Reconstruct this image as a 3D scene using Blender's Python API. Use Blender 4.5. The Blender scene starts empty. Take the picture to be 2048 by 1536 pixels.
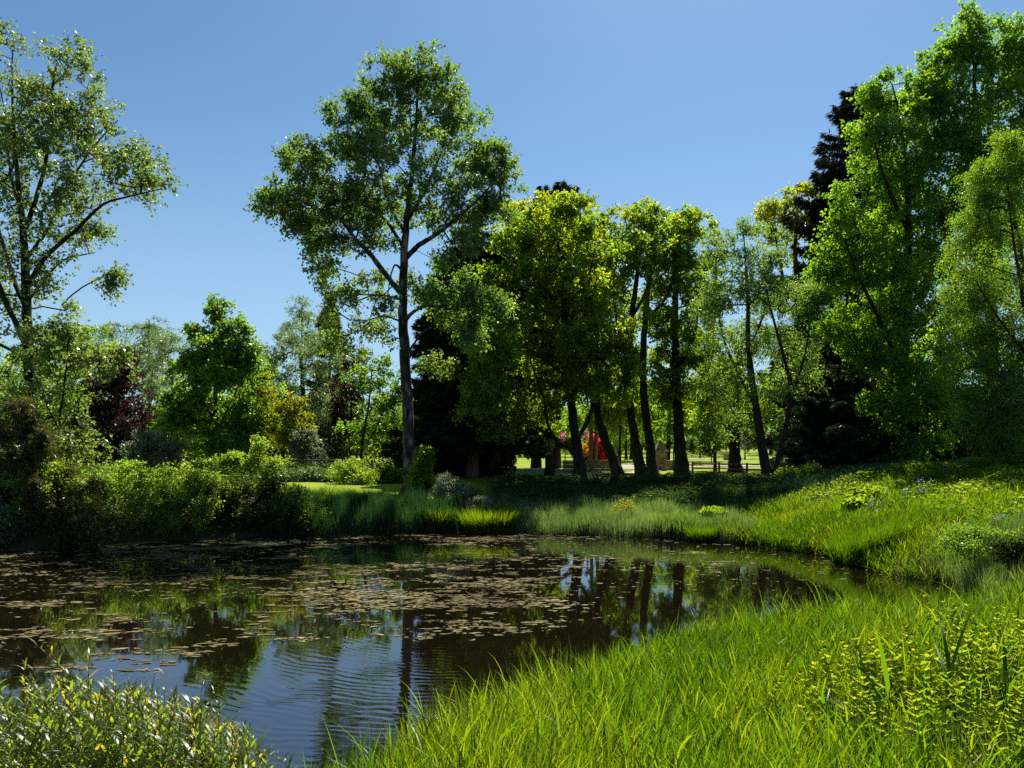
import bpy, math, random
import numpy as np

SC = bpy.context.scene
COL = SC.collection
F = 1500.0          # focal length in photo pixels (photo 2048 wide)
CAMZ = 3.2          # eye height above the water
HOR = 905.0         # horizon row
PI = math.pi

# ------------------------------------------------------------------ helpers
def P(px, py, d):
    """point seen at photo pixel (px,py) at distance d along the view"""
    return np.array([(px-1024)*d/F, d, CAMZ-(py-HOR)*d/F])

def nrm(v):
    n = np.linalg.norm(v, axis=-1, keepdims=True)
    return v/np.maximum(n, 1e-9)

def hash2(ix, iy, seed):
    h = (ix.astype(np.int64)*374761393 + iy.astype(np.int64)*668265263 + seed*982451653) & 0xffffffff
    h = ((h ^ (h >> 13))*1274126177) & 0xffffffff
    return ((h ^ (h >> 16)) & 0xffff)/65535.0

def vnoise(x, y, seed=0):
    x = np.asarray(x, float); y = np.asarray(y, float)
    ix = np.floor(x); iy = np.floor(y); fx = x-ix; fy = y-iy
    fx = fx*fx*(3-2*fx); fy = fy*fy*(3-2*fy)
    a = hash2(ix, iy, seed); b = hash2(ix+1, iy, seed); c = hash2(ix, iy+1, seed); d = hash2(ix+1, iy+1, seed)
    return (a*(1-fx)+b*fx)*(1-fy)+(c*(1-fx)+d*fx)*fy

def fbm(x, y, seed=0, o=4):
    s = 0; a = .5; t = 0
    for i in range(o):
        s = s+a*vnoise(x*2**i, y*2**i, seed+i*17); t += a; a *= .5
    return s/t

def sstep(a, b, x):
    t = np.clip((x-a)/(b-a), 0, 1)
    return t*t*(3-2*t)

class MB:
    """collects vertices and quads (a triangle repeats no vertex: use tris) with a per-face random value"""
    def __init__(s): s.v = []; s.q = []; s.a = []; s.n = 0; s.sm = []
    def add(s, v, q, a=None, smooth=False):
        v = np.asarray(v, float).reshape(-1, 3); q = np.asarray(q, np.int64).reshape(-1, 4)
        s.v.append(v); s.q.append(q+s.n); s.n += len(v)
        if a is None: a = np.full(len(q), .5)
        s.a.append(np.broadcast_to(np.asarray(a, float), (len(q),)))
        s.sm.append(np.full(len(q), smooth))
    def build(s, name, mat, parent=None, origin=None):
        v = np.concatenate(s.v); q = np.concatenate(s.q); a = np.concatenate(s.a); sm = np.concatenate(s.sm)
        if origin is not None: v = v-np.asarray(origin)
        me = bpy.data.meshes.new(name)
        me.vertices.add(len(v)); me.vertices.foreach_set('co', v.astype(np.float32).ravel())
        me.loops.add(len(q)*4); me.loops.foreach_set('vertex_index', q.astype(np.int32).ravel())
        me.polygons.add(len(q)); me.polygons.foreach_set('loop_start', (np.arange(len(q))*4).astype(np.int32))
        me.polygons.foreach_set('use_smooth', sm)
        at = me.attributes.new('var', 'FLOAT', 'FACE'); at.data.foreach_set('value', a.astype(np.float32))
        me.update(calc_edges=True)
        me.materials.append(mat)
        o = bpy.data.objects.new(name, me); COL.objects.link(o)
        if parent is not None: o.parent = parent
        elif origin is not None: o.location = origin
        return o

def empty(name, loc):
    o = bpy.data.objects.new(name, None); o.location = loc; COL.objects.link(o); o.empty_display_size = .3
    return o

def tag(o, label=None, cat=None, group=None, kind=None):
    if label: o['label'] = label
    if cat: o['category'] = cat
    if group: o['group'] = group
    if kind: o['kind'] = kind
    return o

def tube(mb, pts, rad, sides=6, var=.5, rough=0, rng=None, cap=True):
    pts = np.asarray(pts, float); rad = np.asarray(rad, float); n = len(pts)
    if n < 2: return
    t = np.gradient(pts, axis=0); t = nrm(t)
    ref = np.array([1., 0, 0]) if abs(t[0][2]) > .6 else np.array([0, 0, 1.])
    u = nrm(np.cross(t, ref)); w = np.cross(t, u)
    an = np.arange(sides)*2*PI/sides
    rr = rad[:, None]*np.ones(sides)
    if rough and rng is not None: rr = rr*(1+rough*rng.normal(size=rr.shape))
    v = pts[:, None, :]+rr[..., None]*(np.cos(an)[None, :, None]*u[:, None, :]+np.sin(an)[None, :, None]*w[:, None, :])
    v = v.reshape(-1, 3)
    i = np.arange(n-1)[:, None]*sides; j = np.arange(sides)[None, :]; k = (j+1) % sides
    q = np.stack([i+j, i+k, i+sides+k, i+sides+j], -1).reshape(-1, 4)
    mb.add(v, q, var, True)

def box(mb, c, s, rz=0, var=.5, bev=0):
    """box centred at c with full sizes s; chamfered top/bottom edges when bev"""
    sx, sy, sz = s[0]/2, s[1]/2, s[2]/2
    if bev:
        lv = [(-sz, bev), (-sz+bev, 0), (sz-bev, 0), (sz, bev)]
    else:
        lv = [(-sz, 0), (sz, 0)]
    v = []
    for z, b in lv:
        for a, e in ((-1, -1), (1, -1), (1, 1), (-1, 1)): v.append((a*(sx-b), e*(sy-b), z))
    v = np.array(v, float); ca, sa = math.cos(rz), math.sin(rz)
    v = np.stack([v[:, 0]*ca-v[:, 1]*sa, v[:, 0]*sa+v[:, 1]*ca, v[:, 2]], -1)+np.asarray(c, float)
    q = [(3, 2, 1, 0)]; L = len(lv)
    for l in range(L-1):
        for j in range(4): q.append((l*4+j, l*4+(j+1) % 4, l*4+4+(j+1) % 4, l*4+4+j))
    b = (L-1)*4; q.append((b, b+1, b+2, b+3))
    mb.add(v, q, var)

def spline(pts, n=8):
    pts = np.asarray(pts, float)
    if len(pts) < 3: n2 = n
    p = np.vstack([2*pts[0]-pts[1], pts, 2*pts[-1]-pts[-2]])
    out = []
    for i in range(1, len(p)-2):
        t = np.linspace(0, 1, n, endpoint=False)[:, None]
        a, b, c, d = p[i-1], p[i], p[i+1], p[i+2]
        out.append(.5*((2*b)+(-a+c)*t+(2*a-5*b+4*c-d)*t**2+(-a+3*b-3*c+d)*t**3))
    out.append(pts[-1][None])
    return np.concatenate(out)

# ------------------------------------------------------------------ materials
def new_mat(name):
    m = bpy.data.materials.new(name); m.use_nodes = True; nt = m.node_tree; nt.nodes.clear()
    out = nt.nodes.new('ShaderNodeOutputMaterial')
    return m, nt, out
def N(nt, t, **kw):
    n = nt.nodes.new(t)
    for k, v in kw.items():
        if k.startswith('i_'): n.inputs[k[2:].replace('_', ' ')].default_value = v
        else: setattr(n, k, v)
    return n
def ramp(nt, fac, stops):
    r = nt.nodes.new('ShaderNodeValToRGB'); e = r.color_ramp.elements
    while len(e) > 1: e.remove(e[-1])
    e[0].position = stops[0][0]; e[0].color = (*stops[0][1], 1)
    for p, c in stops[1:]:
        x = e.new(p); x.color = (*c, 1)
    nt.links.new(fac, r.inputs['Fac']); return r.outputs['Color']

def leaf_mat(name, refl, trans, gloss=.06, rough=.38, mix=.6, nscale=.5):
    """refl/trans: lists of (pos, colour) over a per-leaf random value shifted by a soft world-scale noise"""
    m, nt, out = new_mat(name); L = nt.links.new
    at = N(nt, 'ShaderNodeAttribute', attribute_name='var')
    tc = N(nt, 'ShaderNodeTexCoord'); nz = N(nt, 'ShaderNodeTexNoise'); nz.inputs['Scale'].default_value = nscale; nz.inputs['Detail'].default_value = 2
    L(tc.outputs['Object'], nz.inputs['Vector'])
    ma = N(nt, 'ShaderNodeMath', operation='MULTIPLY_ADD'); L(nz.outputs['Fac'], ma.inputs[0]); ma.inputs[1].default_value = .9; ma.inputs[2].default_value = -.45
    ad = N(nt, 'ShaderNodeMath', operation='ADD', use_clamp=True); L(at.outputs['Fac'], ad.inputs[0]); L(ma.outputs[0], ad.inputs[1])
    cr = ramp(nt, ad.outputs[0], refl); ct = ramp(nt, ad.outputs[0], trans)
    d = N(nt, 'ShaderNodeBsdfDiffuse'); L(cr, d.inputs['Color'])
    t = N(nt, 'ShaderNodeBsdfTranslucent'); L(ct, t.inputs['Color'])
    mx = N(nt, 'ShaderNodeMixShader'); mx.inputs[0].default_value = mix; L(d.outputs[0], mx.inputs[1]); L(t.outputs[0], mx.inputs[2])
    g = N(nt, 'ShaderNodeBsdfGlossy'); g.inputs['Roughness'].default_value = rough; g.inputs['Color'].default_value = (.9, .95, .9, 1)
    lw = N(nt, 'ShaderNodeLayerWeight'); lw.inputs['Blend'].default_value = .35
    mm = N(nt, 'ShaderNodeMath', operation='MULTIPLY_ADD'); L(lw.outputs['Fresnel'], mm.inputs[0]); mm.inputs[1].default_value = gloss*1.1; mm.inputs[2].default_value = gloss*.16
    m2 = N(nt, 'ShaderNodeMixShader'); L(mm.outputs[0], m2.inputs[0]); L(mx.outputs[0], m2.inputs[1]); L(g.outputs[0], m2.inputs[2])
    L(m2.outputs[0], out.inputs['Surface'])
    return m

def solid_mat(name, c1, c2, scale=6, rough=.85, bump=.3, detail=6, stretch=(1, 1, 1), spec=.2, c3=None, vor=False):
    m, nt, out = new_mat(name); L = nt.links.new
    tc = N(nt, 'ShaderNodeTexCoord'); mp = N(nt, 'ShaderNodeMapping'); mp.inputs['Scale'].default_value = stretch; L(tc.outputs['Object'], mp.inputs['Vector'])
    nz = N(nt, 'ShaderNodeTexNoise'); nz.inputs['Scale'].default_value = scale; nz.inputs['Detail'].default_value = detail; nz.inputs['Roughness'].default_value = .65; L(mp.outputs[0], nz.inputs['Vector'])
    st = [(.32, c1), (.68, c2)]
    if c3: st = [(.40, c1), (.52, c2), (.64, c3)]
    c = ramp(nt, nz.outputs['Fac'], st)
    b = N(nt, 'ShaderNodeBsdfPrincipled'); b.inputs['Roughness'].default_value = rough; b.inputs['Specular IOR Level'].default_value = spec
    L(c, b.inputs['Base Color'])
    bp = N(nt, 'ShaderNodeBump'); bp.inputs['Strength'].default_value = bump; bp.inputs['Distance'].default_value = .05
    n2 = N(nt, 'ShaderNodeTexNoise'); n2.inputs['Scale'].default_value = scale*3; n2.inputs['Detail'].default_value = 5; L(mp.outputs[0], n2.inputs['Vector'])
    L(n2.outputs['Fac'], bp.inputs['Height']); L(bp.outputs[0], b.inputs['Normal'])
    L(b.outputs[0], out.inputs['Surface'])
    return m

BARK = {
 'poplar': solid_mat('poplar_bark', (.012, .010, .008), (.045, .041, .032), 4, c3=(.22, .21, .17), stretch=(1, 1, .35), bump=.7),
 'brown': solid_mat('brown_bark', (.016, .012, .008), (.05, .037, .024), 6, stretch=(1, 1, .3), bump=.7),
 'mossy': solid_mat('mossy_bark', (.010, .009, .006), (.026, .024, .012), 5, c3=(.045, .05, .018), stretch=(1, 1, .4), bump=.7),
 'red': solid_mat('reddish_bark', (.07, .04, .025), (.20, .12, .075), 5, stretch=(1, 1, .25), bump=.6),
}
G = {}
def greens(key, dark, mid, light, tdark, tmid, tlight, **kw):
    if key == 'shrub': dark, mid, light = [tuple(c*1.35 for c in q) for q in (dark, mid, light)]
    if key in ('poplar', 'glossy_poplar', 'sycamore', 'goldsycamore', 'lime', 'ash', 'maple', 'shrub', 'willow', 'birch'):
        dark, mid, light = [tuple(c*1.4 for c in q) for q in (dark, mid, light)]; tdark, tmid, tlight = [tuple(min(.66, c*f) for c in q) for q, f in ((tdark, 1.35), (tmid, 1.3), (tlight, 1.25))]
    G[key] = leaf_mat(key+'_leaf', [(.1, dark), (.5, mid), (.9, light)], [(.1, tdark), (.5, tmid), (.9, tlight)], **kw)
greens('poplar', (.03, .06, .018), (.045, .085, .022), (.07, .11, .03), (.10, .20, .015), (.17, .29, .02), (.26, .36, .03), gloss=.10, rough=.42)
greens('glossy_poplar', (.035, .06, .022), (.06, .095, .03), (.09, .12, .04), (.12, .20, .02), (.19, .28, .03), (.28, .34, .04), gloss=.10, rough=.40)
greens('sycamore', (.03, .06, .013), (.05, .085, .016), (.085, .115, .018), (.13, .26, .01), (.26, .40, .012), (.46, .50, .015), gloss=.05)
greens('goldsycamore', (.04, .07, .012), (.07, .10, .015), (.11, .12, .018), (.20, .32, .01), (.38, .44, .012), (.56, .52, .02), gloss=.05)
greens('lime', (.03, .07, .012), (.05, .10, .015), (.07, .12, .018), (.12, .28, .01), (.22, .40, .012), (.34, .50, .015), gloss=.05)
greens('ash', (.04, .07, .025), (.06, .10, .03), (.08, .12, .035), (.13, .24, .03), (.20, .33, .035), (.30, .42, .04), gloss=.06)
greens('birch', (.04, .065, .012), (.06, .09, .015), (.09, .11, .018), (.10, .23, .008), (.19, .34, .01), (.30, .42, .012), gloss=.07)
greens('conifer', (.016, .032, .016), (.026, .05, .024), (.042, .072, .03), (.01, .03, .008), (.02, .045, .01), (.035, .065, .015), gloss=.03, mix=.25)
greens('redwood', (.02, .022, .016), (.036, .032, .022), (.06, .046, .03), (.02, .025, .01), (.03, .03, .012), (.05, .04, .015), gloss=.03, mix=.25)
greens('yew', (.045, .055, .016), (.08, .085, .025), (.13, .12, .035), (.09, .11, .015), (.15, .16, .02), (.25, .22, .03), gloss=.05, mix=.4)
greens('copper', (.014, .010, .009), (.020, .013, .012), (.032, .016, .015), (.02, .010, .008), (.04, .016, .012), (.09, .03, .018), gloss=.05)
greens('willow', (.05, .075, .04), (.075, .105, .055), (.10, .13, .07), (.12, .19, .05), (.18, .27, .07), (.26, .34, .09), gloss=.10)
greens('silver', (.10, .12, .09), (.15, .17, .12), (.20, .22, .16), (.16, .22, .10), (.24, .30, .13), (.30, .36, .16), gloss=.10)
greens('gold', (.07, .09, .012), (.11, .12, .015), (.15, .14, .018), (.24, .30, .012), (.38, .41, .015), (.52, .47, .02), gloss=.05)
greens('maple', (.03, .07, .013), (.05, .10, .018), (.075, .13, .022), (.11, .25, .012), (.20, .36, .016), (.33, .46, .02), gloss=.07)
greens('shrub', (.035, .065, .018), (.06, .095, .024), (.09, .125, .03), (.16, .28, .015), (.27, .40, .02), (.40, .50, .025), gloss=.05)
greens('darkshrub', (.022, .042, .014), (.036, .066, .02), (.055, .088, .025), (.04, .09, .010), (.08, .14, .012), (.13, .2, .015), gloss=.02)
greens('grass', (.022, .050, .003), (.038, .070, .004), (.066, .090, .006), (.078, .185, .003), (.16, .30, .004), (.33, .41, .007), gloss=.025, rough=.45, mix=.6, nscale=.35)
greens('sedge', (.05, .085, .035), (.075, .11, .045), (.11, .14, .06), (.14, .25, .04), (.22, .34, .06), (.32, .42, .08), gloss=.10, rough=.35, mix=.5)
greens('reed', (.02, .055, .018), (.032, .08, .022), (.05, .10, .028), (.03, .10, .02), (.05, .14, .022), (.08, .2, .025), gloss=.06, mix=.4)  # reeds' shade is partly put into this dark, barely translucent colour
greens('straw', (.30, .24, .15), (.42, .35, .23), (.55, .48, .34), (.3, .24, .12), (.4, .33, .18), (.5, .42, .25), gloss=.1, mix=.35)
greens('groundleaf', (.04, .085, .012), (.065, .115, .016), (.10, .13, .018), (.18, .34, .010), (.30, .46, .012), (.48, .52, .016), gloss=.03)
greens('loosestrife', (.04, .085, .008), (.09, .13, .010), (.22, .20, .012), (.18, .34, .012), (.38, .48, .014), (.52, .54, .015), gloss=.015)
greens('osier', (.035, .07, .010), (.06, .105, .012), (.13, .11, .015), (.18, .30, .015), (.32, .44, .018), (.60, .44, .03), gloss=.03, rough=.4)
greens('redflower', (.6, .04, .04), (.75, .07, .08), (.8, .14, .14), (.7, .05, .04), (.8, .09, .08), (.8, .18, .14), gloss=.03)
greens('pinkflower', (.5, .08, .18), (.6, .14, .26), (.65, .25, .34), (.5, .08, .2), (.6, .15, .3), (.6, .25, .35), gloss=.03)
greens('orangeflower', (.6, .25, .03), (.7, .4, .04), (.7, .5, .05), (.6, .25, .02), (.7, .4, .03), (.7, .5, .04), gloss=.03)
greens('blueflower', (.16, .17, .5), (.22, .24, .6), (.32, .34, .66), (.16, .17, .5), (.22, .24, .6), (.3, .32, .65), gloss=.03)
greens('algae', (.085, .068, .028), (.15, .122, .055), (.25, .21, .11), (.05, .05, .02), (.06, .06, .03), (.08, .07, .04), gloss=.03, rough=.4, mix=.1)
greens('weedmat', (.11, .11, .03), (.18, .17, .045), (.25, .23, .07), (.05, .05, .02), (.06, .06, .03), (.08, .07, .04), gloss=.08, mix=.1)
STONE = solid_mat('sandstone', (.16, .11, .07), (.34, .25, .17), 4, c3=(.40, .32, .24), bump=.5)
WOOD = solid_mat('weathered_wood', (.10, .07, .05), (.24, .18, .13), 5, bump=.4)
DARKWOOD = solid_mat('dark_wood', (.03, .025, .02), (.07, .055, .04), 5, bump=.3)
STEM = solid_mat('red_brown_stem', (.08, .04, .02), (.16, .09, .035), 8, rough=.5, bump=.1)
GSTEM = solid_mat('green_stem', (.06, .09, .02), (.11, .14, .03), 8, rough=.5, bump=.1)

# ------------------------------------------------------------------ pond outline and terrain
def wpx(px, py):
    d = CAMZ*F/(py-HOR); return ((px-1024)*d/F, d)
FAR = [wpx(0, 1102), wpx(100, 1098), wpx(200, 1090), wpx(300, 1083), wpx(400, 1078), wpx(500, 1074), wpx(600, 1070), wpx(750, 1066), wpx(880, 1062), wpx(1000, 1064),
       wpx(1200, 1070), wpx(1380, 1078), wpx(1500, 1090), wpx(1600, 1102), wpx(1660, 1112), wpx(1720, 1130), wpx(1790, 1150), (10.8, 18.2), (10.4, 16.2)]
NEAR = [(9.2, 13.9), (7.0, 12.1), (4.7, 11.1), (2.6, 10.9), (1.3, 9.9), (.45, 8.9), (-.2, 8.1), (-.75, 7.3), (-1.3, 6.75), (-2.0, 6.6), (-3.0, 6.7), (-4.2, 7.0), (-6, 7.3), (-9, 8), (-14, 10), (-20, 14), (-25, 18.5), (-24, 22.5), (-20, 24.3)]
POND = spline(np.array(FAR+NEAR+[FAR[0]]), 6)[:-1]
def pond_sd(x, y):
    """signed distance to the shore: positive on land"""
    x = np.asarray(x, float); y = np.asarray(y, float); sh = x.shape; x = x.ravel(); y = y.ravel()
    best = np.full(x.shape, 1e9); ins = np.zeros(x.shape, bool)
    A = POND; B = np.roll(POND, -1, 0)
    for (ax, ay), (bx, by) in zip(A, B):
        dx, dy = bx-ax, by-ay; L = dx*dx+dy*dy+1e-12
        t = np.clip(((x-ax)*dx+(y-ay)*dy)/L, 0, 1)
        best = np.minimum(best, (x-ax-t*dx)**2+(y-ay-t*dy)**2)
        if dy != 0:
            c = ((ay > y) != (by > y)) & (x < dx*(y-ay)/dy+ax)
            ins ^= c
    d = np.sqrt(best); return np.where(ins, -d, d).reshape(sh)
def ground(x, y, sd=None):
    x = np.asarray(x, float); y = np.asarray(y, float)
    if sd is None: sd = pond_sd(x, y)
    right = sstep(8.5, 17, x)*sstep(9, 17, y)*(1-sstep(30, 40, y))
    near = 1-sstep(10, 15, y)
    h = 1.55+.0115*np.clip(y-40, 0, 110)
    h = h*(1-right)+2.7*right
    marsh = sstep(-2.5, 0, x)*sstep(24, 28, y)*(1-right)
    sc = 2.4+2.6*near+2.6*right+2.4*marsh
    o = np.clip(sd-2.2*marsh, 0, None)
    z = h*(1-np.exp(-o/sc))+.10*(1-np.exp(-np.clip(sd, 0, None)/.3))
    z = z+.10*(fbm(x*.35, y*.35, 5)-.5)*sstep(0.3, 2, sd)
    hill = sstep(110, 300, np.hypot(x, y))
    z = z+hill*6
    return np.where(sd > 0, z, np.maximum(-1.2, sd*.45))
def gz(x, y): return float(ground(np.array([x]), np.array([y]))[0])

def axis(lo, hi, fine0, fine1, s):
    a = list(np.arange(fine0, fine1+1e-6, s)); st = s; v = fine0
    while v > lo: st *= 1.18; v -= st; a.insert(0, v)
    st = s; v = fine1
    while v < hi: st *= 1.18; v += st; a.append(v)
    return np.array(a)
def make_terrain():
    ax = axis(-900, 900, -20, 20, .3); ay = axis(-300, 1500, 0, 45, .3)
    X, Y = np.meshgrid(ax, ay); Z = ground(X, Y)
    v = np.stack([X, Y, Z], -1).reshape(-1, 3); nx = len(ax); ny = len(ay)
    i = np.arange(ny-1)[:, None]*nx; j = np.arange(nx-1)[None]
    q = np.stack([i+j, i+j+1, i+nx+j+1, i+nx+j], -1).reshape(-1, 4)
    m, nt, out = new_mat('ground_soil_and_lawn'); L = nt.links.new
    tc = N(nt, 'ShaderNodeTexCoord'); sp = N(nt, 'ShaderNodeSeparateXYZ'); L(tc.outputs['Object'], sp.inputs[0])
    n1 = N(nt, 'ShaderNodeTexNoise'); n1.inputs['Scale'].default_value = .35; n1.inputs['Detail'].default_value = 4; L(tc.outputs['Object'], n1.inputs['Vector'])
    n2 = N(nt, 'ShaderNodeTexNoise'); n2.inputs['Scale'].default_value = 9; n2.inputs['Detail'].default_value = 6; L(tc.outputs['Object'], n2.inputs['Vector'])
    av = N(nt, 'ShaderNodeMath', operation='MULTIPLY_ADD'); L(n2.outputs['Fac'], av.inputs[0]); av.inputs[1].default_value = .5; 
    hv = N(nt, 'ShaderNodeMath', operation='MULTIPLY'); L(n1.outputs['Fac'], hv.inputs[0]); hv.inputs[1].default_value = .5; L(hv.outputs[0], av.inputs[2])
    lawn = ramp(nt, av.outputs[0], [(.3, (.12, .175, .010)), (.5, (.17, .23, .013)), (.7, (.24, .27, .02))])
    soil = ramp(nt, av.outputs[0], [(.3, (.022, .022, .010)), (.5, (.04, .042, .016)), (.7, (.07, .065, .028))])
    # mown lawn only on the high ground beyond the bank; soil under the long grass and at the shore
    yl = N(nt, 'ShaderNodeMapRange'); L(sp.outputs['Y'], yl.inputs['Value']); yl.inputs['From Min'].default_value = 32.2; yl.inputs['From Max'].default_value = 33.2
    zl = N(nt, 'ShaderNodeMapRange'); L(sp.outputs['Z'], zl.inputs['Value']); zl.inputs['From Min'].default_value = .85; zl.inputs['From Max'].default_value = 1.1
    lm = N(nt, 'ShaderNodeMath', operation='MULTIPLY'); L(yl.outputs[0], lm.inputs[0]); L(zl.outputs[0], lm.inputs[1])
    mx = N(nt, 'ShaderNodeMix', data_type='RGBA'); L(lm.outputs[0], mx.inputs['Factor']); L(soil, mx.inputs['A']); L(lawn, mx.inputs['B'])
    b = N(nt, 'ShaderNodeBsdfPrincipled'); b.inputs['Roughness'].default_value = .95; b.inputs['Specular IOR Level'].default_value = .1
    L(mx.outputs['Result'], b.inputs['Base Color'])
    bp = N(nt, 'ShaderNodeBump'); bp.inputs['Strength'].default_value = .8; bp.inputs['Distance'].default_value = .06; L(n2.outputs['Fac'], bp.inputs['Height']); L(bp.outputs[0], b.inputs['Normal'])
    L(b.outputs[0], out.inputs['Surface'])
    mb = MB(); mb.add(v, q, None, True); o = mb.build('ground', m); o['kind'] = 'structure'
make_terrain()

def make_water():
    m, nt, out = new_mat('dark_pond_water'); L = nt.links.new
    tc = N(nt, 'ShaderNodeTexCoord')
    # rings spreading from a point near the open water, strongest there
    mp = N(nt, 'ShaderNodeMapping'); mp.inputs['Location'].default_value = (.6, -15.5, 0); L(tc.outputs['Object'], mp.inputs['Vector'])
    wv = N(nt, 'ShaderNodeTexWave', wave_type='RINGS', rings_direction='SPHERICAL', wave_profile='SIN'); wv.inputs['Scale'].default_value = 1.9; wv.inputs['Distortion'].default_value = 9; wv.inputs['Detail'].default_value = 2; wv.inputs['Detail Scale'].default_value = .6
    L(mp.outputs[0], wv.inputs['Vector'])
    mp3 = N(nt, 'ShaderNodeMapping'); mp3.inputs['Location'].default_value = (2.1, -9.4, 0); mp3.inputs['Scale'].default_value = (1/2.3, 1/3.0, 1)
    mp3.inputs['Location'].default_value = (2.1/2.3, -9.6/3.0, 0); L(tc.outputs['Object'], mp3.inputs['Vector'])
    ln = N(nt, 'ShaderNodeVectorMath', operation='LENGTH'); L(mp3.outputs[0], ln.inputs[0])
    mr = N(nt, 'ShaderNodeMapRange', interpolation_type='SMOOTHSTEP'); L(ln.outputs['Value'], mr.inputs['Value']); mr.inputs['From Min'].default_value = .4; mr.inputs['From Max'].default_value = 1.25; mr.inputs['To Min'].default_value = 1; mr.inputs['To Max'].default_value = 0
    nm = N(nt, 'ShaderNodeTexNoise'); nm.inputs['Scale'].default_value = .9; nm.inputs['Detail'].default_value = 2; L(tc.outputs['Object'], nm.inputs['Vector'])
    msk = N(nt, 'ShaderNodeMath', operation='MULTIPLY'); pw = N(nt, 'ShaderNodeMath', operation='POWER'); L(nm.outputs['Fac'], pw.inputs[0]); pw.inputs[1].default_value = 2.2; p2 = N(nt, 'ShaderNodeMath', operation='MULTIPLY'); L(pw.outputs[0], p2.inputs[0]); p2.inputs[1].default_value = 2.4; L(mr.outputs[0], msk.inputs[0]); L(p2.outputs[0], msk.inputs[1])
    a1 = N(nt, 'ShaderNodeMath', operation='MULTIPLY'); L(wv.outputs['Fac'], a1.inputs[0]); L(msk.outputs[0], a1.inputs[1])
    mp2 = N(nt, 'ShaderNodeMapping'); mp2.inputs['Scale'].default_value = (1.4, 3.0, 1); L(tc.outputs['Object'], mp2.inputs['Vector'])
    n2 = N(nt, 'ShaderNodeTexNoise'); n2.inputs['Scale'].default_value = 1.2; n2.inputs['Detail'].default_value = 3; L(mp2.outputs[0], n2.inputs['Vector'])
    a2 = N(nt, 'ShaderNodeMath', operation='MULTIPLY_ADD'); L(n2.outputs['Fac'], a2.inputs[0]); a2.inputs[1].default_value = .16; L(a1.outputs[0], a2.inputs[2])
    bp = N(nt, 'ShaderNodeBump'); bp.inputs['Strength'].default_value = 1; bp.inputs['Distance'].default_value = .0028; L(a2.outputs[0], bp.inputs['Height'])
    b = N(nt, 'ShaderNodeBsdfPrincipled'); b.inputs['Base Color'].default_value = (.005, .0035, .0015, 1); b.inputs['Roughness'].default_value = .03; b.inputs['IOR'].default_value = 2.0; b.inputs['Specular IOR Level'].default_value = .75
    L(bp.outputs[0], b.inputs['Normal']); L(b.outputs[0], out.inputs['Surface'])
    xs = np.linspace(-27, 13, 41); ys = np.linspace(4, 34, 31); X, Y = np.meshgrid(xs, ys)
    i = np.arange(30)[:, None]*41; j = np.arange(40)[None]
    mb = MB(); mb.add(np.stack([X, Y, X*0], -1).reshape(-1, 3), np.stack([i+j, i+j+1, i+42+j, i+41+j], -1).reshape(-1, 4), None, True)
    mb.build('pond_water', m)['kind'] = 'structure'
make_water()

# ------------------------------------------------------------------ leaves, grass
def leaf_quads(mb, base, axis_, nor, ln, wd, var, fold=.18):
    """one folded diamond leaf each"""
    axis_ = nrm(axis_); side = nrm(np.cross(axis_, nor)); nn = np.cross(side, axis_)
    ln = ln[:, None]; wd = wd[:, None]
    v = np.stack([base, base+axis_*ln*.45+side*wd*.5+nn*wd*fold, base+axis_*ln-nn*ln*.12, base+axis_*ln*.45-side*wd*.5+nn*wd*fold], 1)
    n = len(base); q = np.arange(n*4).reshape(n, 4)
    mb.add(v.reshape(-1, 3), q, var)

def blades(mb, pos, h, w, az, lean, curl, rng, nseg=3, var=None, tw=None, lance=False):
    n = len(pos); t = np.linspace(0, 1, nseg+1)
    d = np.stack([np.cos(az), np.sin(az), np.zeros(n)], -1)
    fa = rng.uniform(0, 2*PI, n) if tw is None else tw
    s = np.stack([np.cos(fa), np.sin(fa), np.zeros(n)], -1)
    cen = pos[:, None, :]+h[:, None, None]*(t[None, :, None]*lean[:, None, None]+(t[None, :, None]**2.4)*curl[:, None, None])*d[:, None, :]
    up = t-.42*np.clip(curl, 0, 2)[:, None]*t[None]**3
    cen[..., 2] += h[:, None]*up
    wt = np.where(t < .35, .75+.7*t, 1.0*(1-((t-.35)/.65)**1.5)); wt = np.sin(PI*(.06+.94*t)**.8)**.9 if lance else wt; wt = np.maximum(np.abs(wt), .04)
    off = s[:, None, :]*(w[:, None]*wt[None]*.5)[..., None]
    v = np.stack([cen-off, cen+off], 2).reshape(-1, 3)
    i = np.arange(n)[:, None]*(2*(nseg+1)); k = np.arange(nseg)[None]*2
    q = np.stack([i+k, i+k+1, i+k+3, i+k+2], -1).reshape(-1, 4)
    if var is None: var = rng.uniform(0, 1, n)
    mb.add(v, q, np.repeat(var, nseg), True)

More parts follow.
